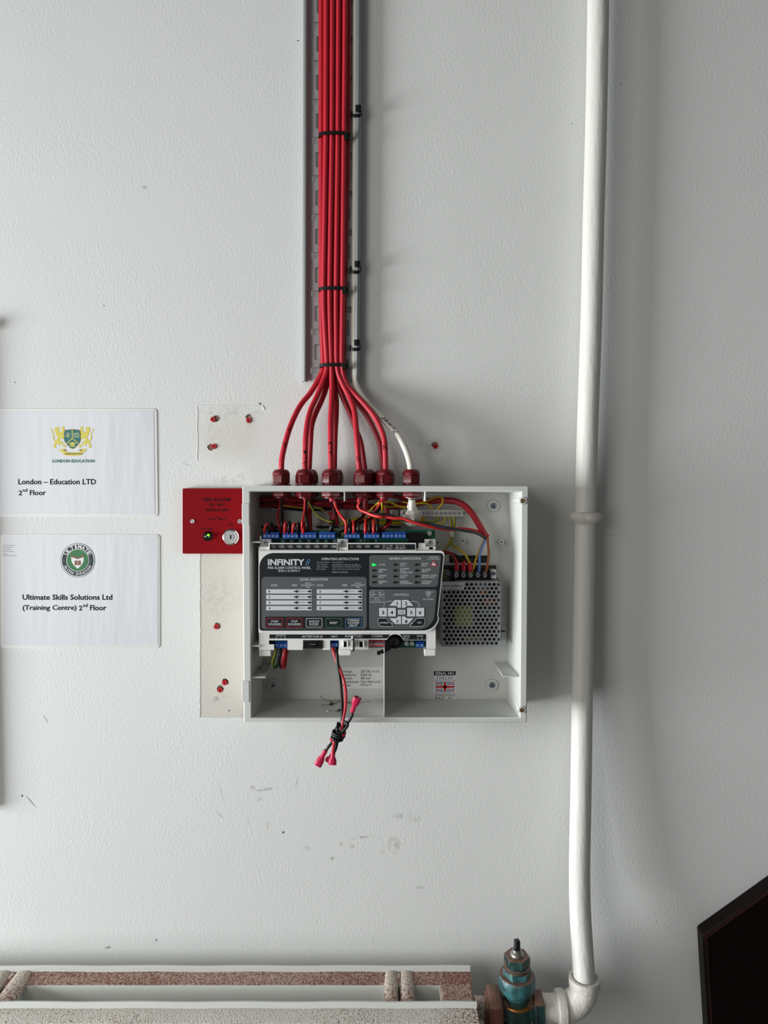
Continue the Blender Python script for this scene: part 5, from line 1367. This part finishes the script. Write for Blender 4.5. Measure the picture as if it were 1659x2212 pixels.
text(mb, '2', 39.8, 47.8, 1059.7, 1070, SD, .018); text(mb, 'nd', 48.8, 58.8, 1055, 1062.5, SD, .012); text(mb, 'Floor', 64.2, 99, 1058.6, 1070, SD, .018)
mb.build('lettering', M_ink, pp)
mb = MB(); text(mb, 'LONDON EDUCATION', 113, 204, 992.4, 999.3, SD, .03); mb.build('lettering', M_teal, pp)
Z = lambda pts: [(90 + x/11.85, 900 + y/11.85) for x, y in pts]
mb = MB()
lion = [(575, 262), (548, 250), (510, 262), (520, 290), (498, 300), (520, 320), (512, 380), (470, 398), (425, 372), (455, 340), (420, 322), (462, 300), (455, 282), (420, 268), (345, 268), (325, 300), (340, 350), (330, 390), (362, 430), (370, 480), (405, 510), (400, 560), (365, 615), (330, 610), (318, 560), (330, 520), (305, 470), (300, 410), (272, 370), (262, 320), (240, 296), (243, 340), (262, 385), (282, 420), (288, 480), (283, 540), (300, 600), (335, 640), (318, 690), (298, 740), (312, 800), (375, 800), (350, 745), (385, 690), (420, 700), (455, 770), (470, 735), (460, 700), (500, 690), (560, 780), (620, 800), (600, 765), (630, 770), (600, 730), (540, 710), (520, 680), (560, 660), (520, 640), (480, 620), (440, 600), (500, 560), (560, 580), (600, 560), (580, 480), (590, 400), (580, 330)]
flat(mb, Z(lion), SD, 0); flat(mb, Z([(1570-x, y) for x, y in lion]), SD, 0)
sh_ = [(572, 345), (680, 330), (780, 318), (890, 330), (992, 345), (985, 390), (1002, 430), (995, 520), (1005, 560), (980, 650), (920, 730), (860, 790), (790, 830), (715, 790), (650, 730), (590, 650), (560, 560), (575, 520), (560, 430), (580, 390)]
flat(mb, Z(sh_), SD+.0001, 1)
flat(mb, Z([(785+(x-785)*.94, 560+(y-560)*.94) for x, y in sh_]), SD+.0002, 2)
line(mb, Z([(783, 325), (783, 560)]), 1.9, SD+.0003, 0); line(mb, Z([(783, 555), (635, 690)]), 1.7, SD+.0003, 0); line(mb, Z([(783, 555), (945, 690)]), 1.7, SD+.0003, 0)
flat(mb, Z([(690, 688), (790, 650), (890, 688), (790, 722)]), SD+.0003, 0); flat(mb, Z([(735, 715), (790, 735), (850, 715), (850, 755), (790, 772), (735, 755)]), SD+.0003, 0); line(mb, Z([(715, 700), (710, 755)]), .8, SD+.0003, 0)
line(mb, Z([(825, 425), (958, 425), (958, 525), (825, 525)]), 1.0, SD+.0003, 3, True)
for x in (850, 875, 900, 925): line(mb, Z([(x, 435), (x, 505)]), .7, SD+.0003, 3)
for k in range(26):
    a = random.uniform(0, 2*PI); r_ = random.uniform(.1, 1); x, y = 680+80*r_*math.cos(a), 468+58*r_*math.sin(a)
    line(mb, Z([(x-14, y+6), (x+14, y-6)]), .6, SD+.0003, 3)
line(mb, Z([(680, 500), (682, 560)]), .8, SD+.0003, 3)
flat(mb, Z([(430, 845), (560, 820), (620, 850), (610, 900), (490, 905), (465, 920), (480, 880)]), SD+.0001, 0); flat(mb, Z([(1160, 835), (1040, 820), (965, 850), (985, 900), (1100, 900), (1135, 915), (1110, 875)]), SD+.0001, 0)
flat(mb, Z([(560, 830), (625, 845), (625, 880), (570, 880)]), SD+.00015, 1); flat(mb, Z([(965, 840), (1035, 830), (1025, 880), (965, 880)]), SD+.00015, 1)
flat(mb, Z([(545, 875), (600, 895), (700, 910), (790, 914), (890, 910), (990, 895), (1045, 875), (1045, 965), (990, 990), (890, 1002), (790, 1006), (690, 1002), (600, 990), (545, 965)]), SD+.0002, 0)
text(mb, 'LONDON EDUCATION', *[90+600/11.85, 90+1012/11.85], 900+932/11.85, 900+970/11.85, SD+.0003, .02, mi=4)
mb.build('crest', [M_gold, M_gold2, M_teal, mat('print_pale_gold', srgb(204, 206, 150), .5), M_navy], pp)
t, pp = sign('laminated_sign', 'lower laminated sign with a round green logo, Ultimate Skills Solutions', 1, 1154.5, 345, 1400, 7, 1157.5, 341, 1394, 0.0)
mb = MB()
text(mb, 'Ultimate Skills Solutions Ltd', 48.6, 242.4, 1284, 1296, SD, .018)
text(mb, '(Training Centre)', 48.8, 165, 1307, 1321, SD, .018); text(mb, '2', 170.2, 177.8, 1308.3, 1318.8, SD, .018); text(mb, 'nd', 179, 189.2, 1303.6, 1311.4, SD, .012); text(mb, 'Floor', 194.4, 229.6, 1307, 1318.8, SD, .018)
st_ = MB()
for y, w_ in ((1178, 26), (1182, 20), (1187, 17), (1191, 24), (1196, 10), (1200, 30)): line(st_, [(6, y), (6+w_, y+.4)], .5, SD)
mb.build('lettering', M_ink, pp); st_.build('print_streaks', M_ink, pp)
mb = MB(); cx, cy = 168, 1210.3
for i, (r_, mi) in enumerate(((37, 0), (36, 1), (34.2, 0), (24.4, 1), (23.3, 2))): flat(mb, circ(cx, cy, r_, 48), SD+.00006*i, mi)
arc_text(mb, 'ULTIMATE', cx, cy, 29.2, -66, 66, 8.4, SD+.0004, False, .02, 1, .95)
arc_text(mb, 'Skills Solutions', cx, cy, 29.4, 248, 112, 6.4, SD+.0004, True, .01, 1, .62)
for s_ in (-1, 1): flat(mb, circ(cx+s_*29.2, cy+1, 1.8, 5), SD+.0004, 2)
q = lambda pts: [(x/4.74, 1140+y/4.74) for x, y in pts]
flat(mb, q([(728, 300), (795, 322), (858, 300), (855, 345), (835, 385), (795, 420), (755, 385), (732, 345)]), SD+.0004, 1)
flat(mb, q([(725, 285), (740, 283), (795, 305), (845, 284), (860, 278), (857, 297), (795, 322), (728, 300)]), SD+.0005, 3)
flat(mb, q([(763, 336), (792, 336), (795, 338), (798, 336), (827, 336), (827, 384), (798, 384), (795, 388), (792, 384), (763, 384)]), SD+.0005, 3)
line(mb, q([(795, 336), (795, 386)]), .8, SD+.0006, 1)
mb.build('round_logo', [M_navy, M_label, M_fgreen, M_pbrown], pp)

# ------------------------------------------------------------------ heating pipe, valve and radiator
VD = .085
PRAD = .0146
AX = P(1116, 2177, VD)                   # valve axis and height of the horizontal pipe
pts = [(1294, -140, .026), (1292.3, 0, .026), (1288, 250, .026), (1282, 480, .026), (1277, 700, .026), (1270, 900, .026), (1264.5, 1100, .026), (1261, 1300, .027), (1257.8, 1500, .031), (1255, 1700, .038), (1252.2, 1850, .046), (1252, 1910, .050), (1253.5, 1970, .058), (1257.5, 2040, .071), (1260.5, 2090, .081), (1262.5, 2118, .085)]
hp = root('heating_pipe', 'tall white painted heating pipe right of the box, with an elbow at the radiator', 'pipe', P(1262, 2177, VD))
mb = MB(); mb.tube([P(*q) for q in pts], PRAD, 28, 6); mb.build('riser', M_pipe, hp)
def along(q0, q1, prof, n=28):
    a, b_ = P(*q0), P(*q1); mb = MB(); mb.lathe(prof, a, b_-a, n, close=False); return mb
L1 = (P(1264.5, 1106, .026)-P(1263.8, 1131, .026)).length
mb = along((1264.5, 1106, .026), (1263.8, 1131, .026), [(.0144, 0), (.0195, .0006), (.0215, .0025), (.0233, .0060), (.0228, .0085), (.0195, .0125), (.0166, .0150), (.0146, .0185)]); mb.build('coupling_collar', M_elbow, hp)
e0 = P(1262.5, 2116, VD); ez = AX.z; ex = P(1262.5, 2177, VD).x
hx1 = P(1211, 2177, VD).x
R_ = ex-hx1
arcp = [Vector((ex, -VD, e0.z+.002)), Vector((ex, -VD, ez+R_*.98))]
for k in range(1, 9):
    a = PI/2*k/8; arcp.append(Vector((ex-R_+R_*math.cos(a), -VD, ez+R_-R_*math.sin(a))))
mb = MB(); mb.tube([v for v in arcp], .0190, 28, 2); mb.lathe([(.0188, -.013), (.0208, -.011), (.0212, -.004), (.0206, 0), (.0170, .0006)], e0 + Vector((0, 0, .003)), (0, 0, 1), 28, close=False)
mb.lathe([(.0188, .010), (.0226, .007), (.0232, .001), (.0220, -.003), (.0160, -.0036)], (hx1-.002, -VD, ez), (1, 0, 0), 28, close=False)
mb.build('elbow', M_elbow, hp)
mb = MB(); mb.tube([Vector((hx1+.002, -VD, ez)), Vector((P(1160, 2177, VD).x, -VD, ez))], .0172, 26, 2); mb.build('branch_pipe', M_elbow, hp)
# valve
vl = root('radiator_valve', 'old green bronze radiator valve with a square spindle beside the radiator', 'valve', (AX.x, -VD, AX.z-.03))
vz = lambda y: P(1116, y, VD).z
k = (1.028-VD)/FPX*1.03
def vlathe(name, prof, m, n=28, a0=0, bev=0, par=vl):
    mb = MB(); mb.lathe([(r*k, vz(y)-AX.z) for r, y in prof], (AX.x, -VD, AX.z), (0, 0, 1), n, a0=a0); return mb.build(name, m, par, bevel=bev)
vlathe('spindle', [(7.8, 2062), (7.8, 2032.5), (6.6, 2030)], M_iron, 4, PI/4+.2, .0006)
vlathe('gland_follower', [(14.5, 2064), (15, 2061), (13, 2057), (10.5, 2055), (9.6, 2050)], mat('worn_steel', srgb(150, 145, 138), .35, .8, bump=.4, bscale=300), 24)
vlathe('gland_nut', [(27, 2080), (28, 2079), (28, 2064.5), (26.8, 2062.8)], M_verdk, 6, .25, .0008)
vlathe('threaded_neck', [(24, 2094), (27, 2092), (27, 2090), (25, 2088.5), (28, 2087), (28, 2085), (25, 2083.5), (25, 2079)], M_verdk, 28)
vlathe('bonnet_hex', [(29, 2108), (30, 2107), (30, 2092), (29, 2090.5)], M_verd, 6, .55, .0008)
vlathe('bonnet', [(26, 2150), (28, 2146), (31, 2142), (38, 2132), (39, 2128), (39, 2108), (37, 2104.5), (30, 2104)], M_verd, 32)
vlathe('lower_neck', [(27, 2176), (27, 2144)], M_verdk, 28)
vlathe('sealing_ring', [(27, 2166), (32.5, 2165), (33.5, 2162.5), (32, 2160), (27, 2160)], M_ring, 32)
mb = MB(); mb.lathe([(.012, -.03), (.020, -.022), (.0215, 0), (.0205, vz(2166)-AX.z)], (AX.x, -VD, AX.z), (0, 0, 1), 30)
mb.lathe([(.0150, -.026), (.0165, -.018), (.0165, .018), (.0150, .026)], (AX.x, -VD, AX.z), (1, 0, 0), 28); mb.build('valve_body', M_verdk, vl)
mb = MB(); xr0, xr1 = P(1150, 2177, VD).x, P(1171, 2177, VD).x
mb.lathe([(.0215, 0), (.0228, .0012), (.0228, xr1-xr0-.0015), (.0215, xr1-xr0)], (xr0, -VD, AX.z), (1, 0, 0), 6, a0=.3); mb.build('hex_end', M_verdk, vl, bevel=.0008)
mb = MB(); xl0, xl1 = P(1051, 2177, VD).x, P(1082, 2177, VD).x
mb.lathe([(.0185, -.004), (.0195, 0), (.0255, .001), (.0265, .0025), (.0265, xl1-xl0-.002), (.0250, xl1-xl0), (.0165, xl1-xl0+.001)], (xl0, -VD, AX.z), (1, 0, 0), 8, a0=.2); mb.build('union_nut', M_rustnut, vl, bevel=.0008)
mb = MB(); mb.lathe([(.0140, 0), (.0140, .030)], (P(1030, 2177, VD).x-.004, -VD, AX.z), (1, 0, 0), 24); mb.build('union_tail', M_rustA, vl)
# radiator: two hollow panels joined by slotted straps and a closed end
zt = P(829, 2087, .040).z
XE = .1228; XL = -.78
rad = root('radiator', 'old white painted double panel radiator with rusted top edges along the bottom', 'radiator', (-.3, -.09, .12))
def panel(d0, label):
    """one panel: thin back ridge, sloping rusted ledge, flat front face"""
    x0, x1 = XL, XE; zr = zt; zb = .12
    ridge = MB()
    prof = [(d0-.004, zb), (d0-.004, zr-.001), (d0-.003, zr), (d0-.0008, zr), (d0, zr-.0012), (d0, zr-.0068), (d0+.0006, zr-.0075)]
    led = [(d0+.0006, zr-.0075), (d0+.0195, zr-.0096), (d0+.0225, zr-.0112)]
    face = [(d0+.0225, zr-.0112), (d0+.0245, zr-.0145), (d0+.025, zr-.019), (d0+.025, zb), (d0-.004, zb)]
    def strip(pr, m, nm, n=24):
        mb = MB(); vs = []
        for i in range(n+1):
            x = x0+(x1-x0)*i/n; wob = .0005*math.sin(i*1.7)*(nm != 'face')
            vs += [(x, -d, z+wob) for d, z in pr]
        q = len(pr)
        mb.add(vs, [(i*q+j, (i+1)*q+j, (i+1)*q+j+1, i*q+j+1) for i in range(n) for j in range(q-1)])
        if nm == 'face': pass
        return mb.build(nm, m, pn, angle=50)
    whole = prof + led[1:] + face[1:-1]
    mb = MB(); q = len(whole)
    mb.add([(x1, -d, z) for d, z in whole], [tuple(range(q))]); mb.add([(x0, -d, z) for d, z in whole], [tuple(range(q-1, -1, -1))])
    pn = mb.build('panel', M_rad, rad, smooth=False)
    strip(prof, M_rad, 'top_ridge'); strip(led, M_rustC if d0 < .08 else M_rustB, 'ledge'); strip(face, M_rad, 'face')
    return pn
panel(.0405, 'back'); panel(.1115, 'front')
# closed end between the panels
xa = P(951, 2130, .07).x
mb = MB(); mb.box((xa, -.060, zt-.2), (XE-.001, -.113, zt-.0100)); mb.build('end_channel', M_rustC, rad, bevel=.003)
mb = MB(); mb.box((xa-.001, -.064, zt-.2), (xa+.004, -.1105, zt-.013)); mb.build('end_web', M_rad, rad, bevel=.002)
for (p0, p1) in ((-14, 72), (830, 892)):
    xs0, xs1 = P(p0, 2096, .042).x, P(p1, 2096, .042).x
    w_ = xs1-xs0; xm = (xs0+xs1)/2; sw = w_*.04
    for (u0, u1) in ((xs0, xm-sw), (xm+sw, xs1)):
        n = 8; vs = []
        for yy in (-.0415, -.06, -.085, -.1085):
            dz = 0
            for i in range(n+1):
                t = i/n; b_ = math.sin(PI*t)**.45*.0050
                vs.append((u0+(u1-u0)*t, yy, zt-.0105+b_))
        fs = [(i*(n+1)+j, (i+1)*(n+1)+j, (i+1)*(n+1)+j+1, i*(n+1)+j+1) for i in range(3) for j in range(n)]
        m0 = len(vs); vs += [(x, y, z-.0022) for x, y, z in vs]; fs += [tuple(m0+v for v in reversed(f)) for f in fs]
        for j in range(n): fs.append((j, j+1, m0+j+1, m0+j)); fs.append((3*(n+1)+j+1, 3*(n+1)+j, m0+3*(n+1)+j, m0+3*(n+1)+j+1))
        for i in range(3): fs.append(((i+1)*(n+1), i*(n+1), m0+i*(n+1), m0+(i+1)*(n+1))); fs.append((i*(n+1)+n, (i+1)*(n+1)+n, m0+(i+1)*(n+1)+n, m0+i*(n+1)+n))
        mb = MB(); mb.add(vs, fs); mb.build('strap', M_rustA, rad)
    for yy in (-.041, -.1065):
        MB().box((xm-sw*1.3, yy-.012 if yy > -.08 else yy-.004, zt-.013), (xm+sw*1.3, yy+.0005, zt-.0075)).build('strap_bridge', M_rustA, rad, bevel=.001)
    MB().box((xs0+.003, -.066, zt-.05), (xs0+.006, -.11, zt-.012)).build('strap_side', M_rad, rad); MB().box((xs1-.006, -.066, zt-.05), (xs1-.003, -.11, zt-.012)).build('strap_side', M_rad, rad)
# feet of the radiator, below the frame
for x in (-.7, .05): MB().box((x-.02, -.12, 0), (x+.02, -.05, .13)).build('foot', M_rad, rad)

# ------------------------------------------------------------------ dark stair board on the wall, bottom right
bo = root('stair_board', 'dark stained wooden board sloping up to the right in the bottom right corner', 'board', P(1520, 2300, .001))
TH = .023
fr = [(1518.5, 2019.5), (2160, 1562), (2160, 1884), (1536, 2312)]
mb = MB(); mb.prism(fr, .0003, TH); mb.build('plank', M_board, bo, bevel=.003)
ins = [(1524.5, 2023.5), (2154, 1572), (2154, 1878), (1541, 2303)]
mb = MB(); outer = ins; inner = [(1528, 2027), (2150, 1580), (2150, 1872), (1544.5, 2298)]
sheet(mb, outer, [inner], TH-.0005, TH+.0018); mb.build('edge_bead', mat('worn_red_brown_bead', srgb(44, 20, 16), .35, spec=.4), bo, bevel=.0005)

# ------------------------------------------------------------------ unseen board added left of the frame to shade the wall
nb = root('shade_board', 'unseen board added left of the signs to shade the wall', 'shade board', P(-300, 1750, .001))
mb = MB(); mb.pbox(-600, 700, -58, 1742, .0005, .009); mb.build('shade_panel', M_shadeboard, nb)
for (x0, y0, x1, y1) in ((-610, 690, -38, 712), (-610, 1730, -38, 1752), (-610, 712, -588, 1730), (-60, 712, -38, 1730)): MB().pbox(x0, y0, x1, y1, .0005, .0145).build('frame_bar', M_chassis, nb, bevel=.001)
bpy.data.objects.remove(_fo)
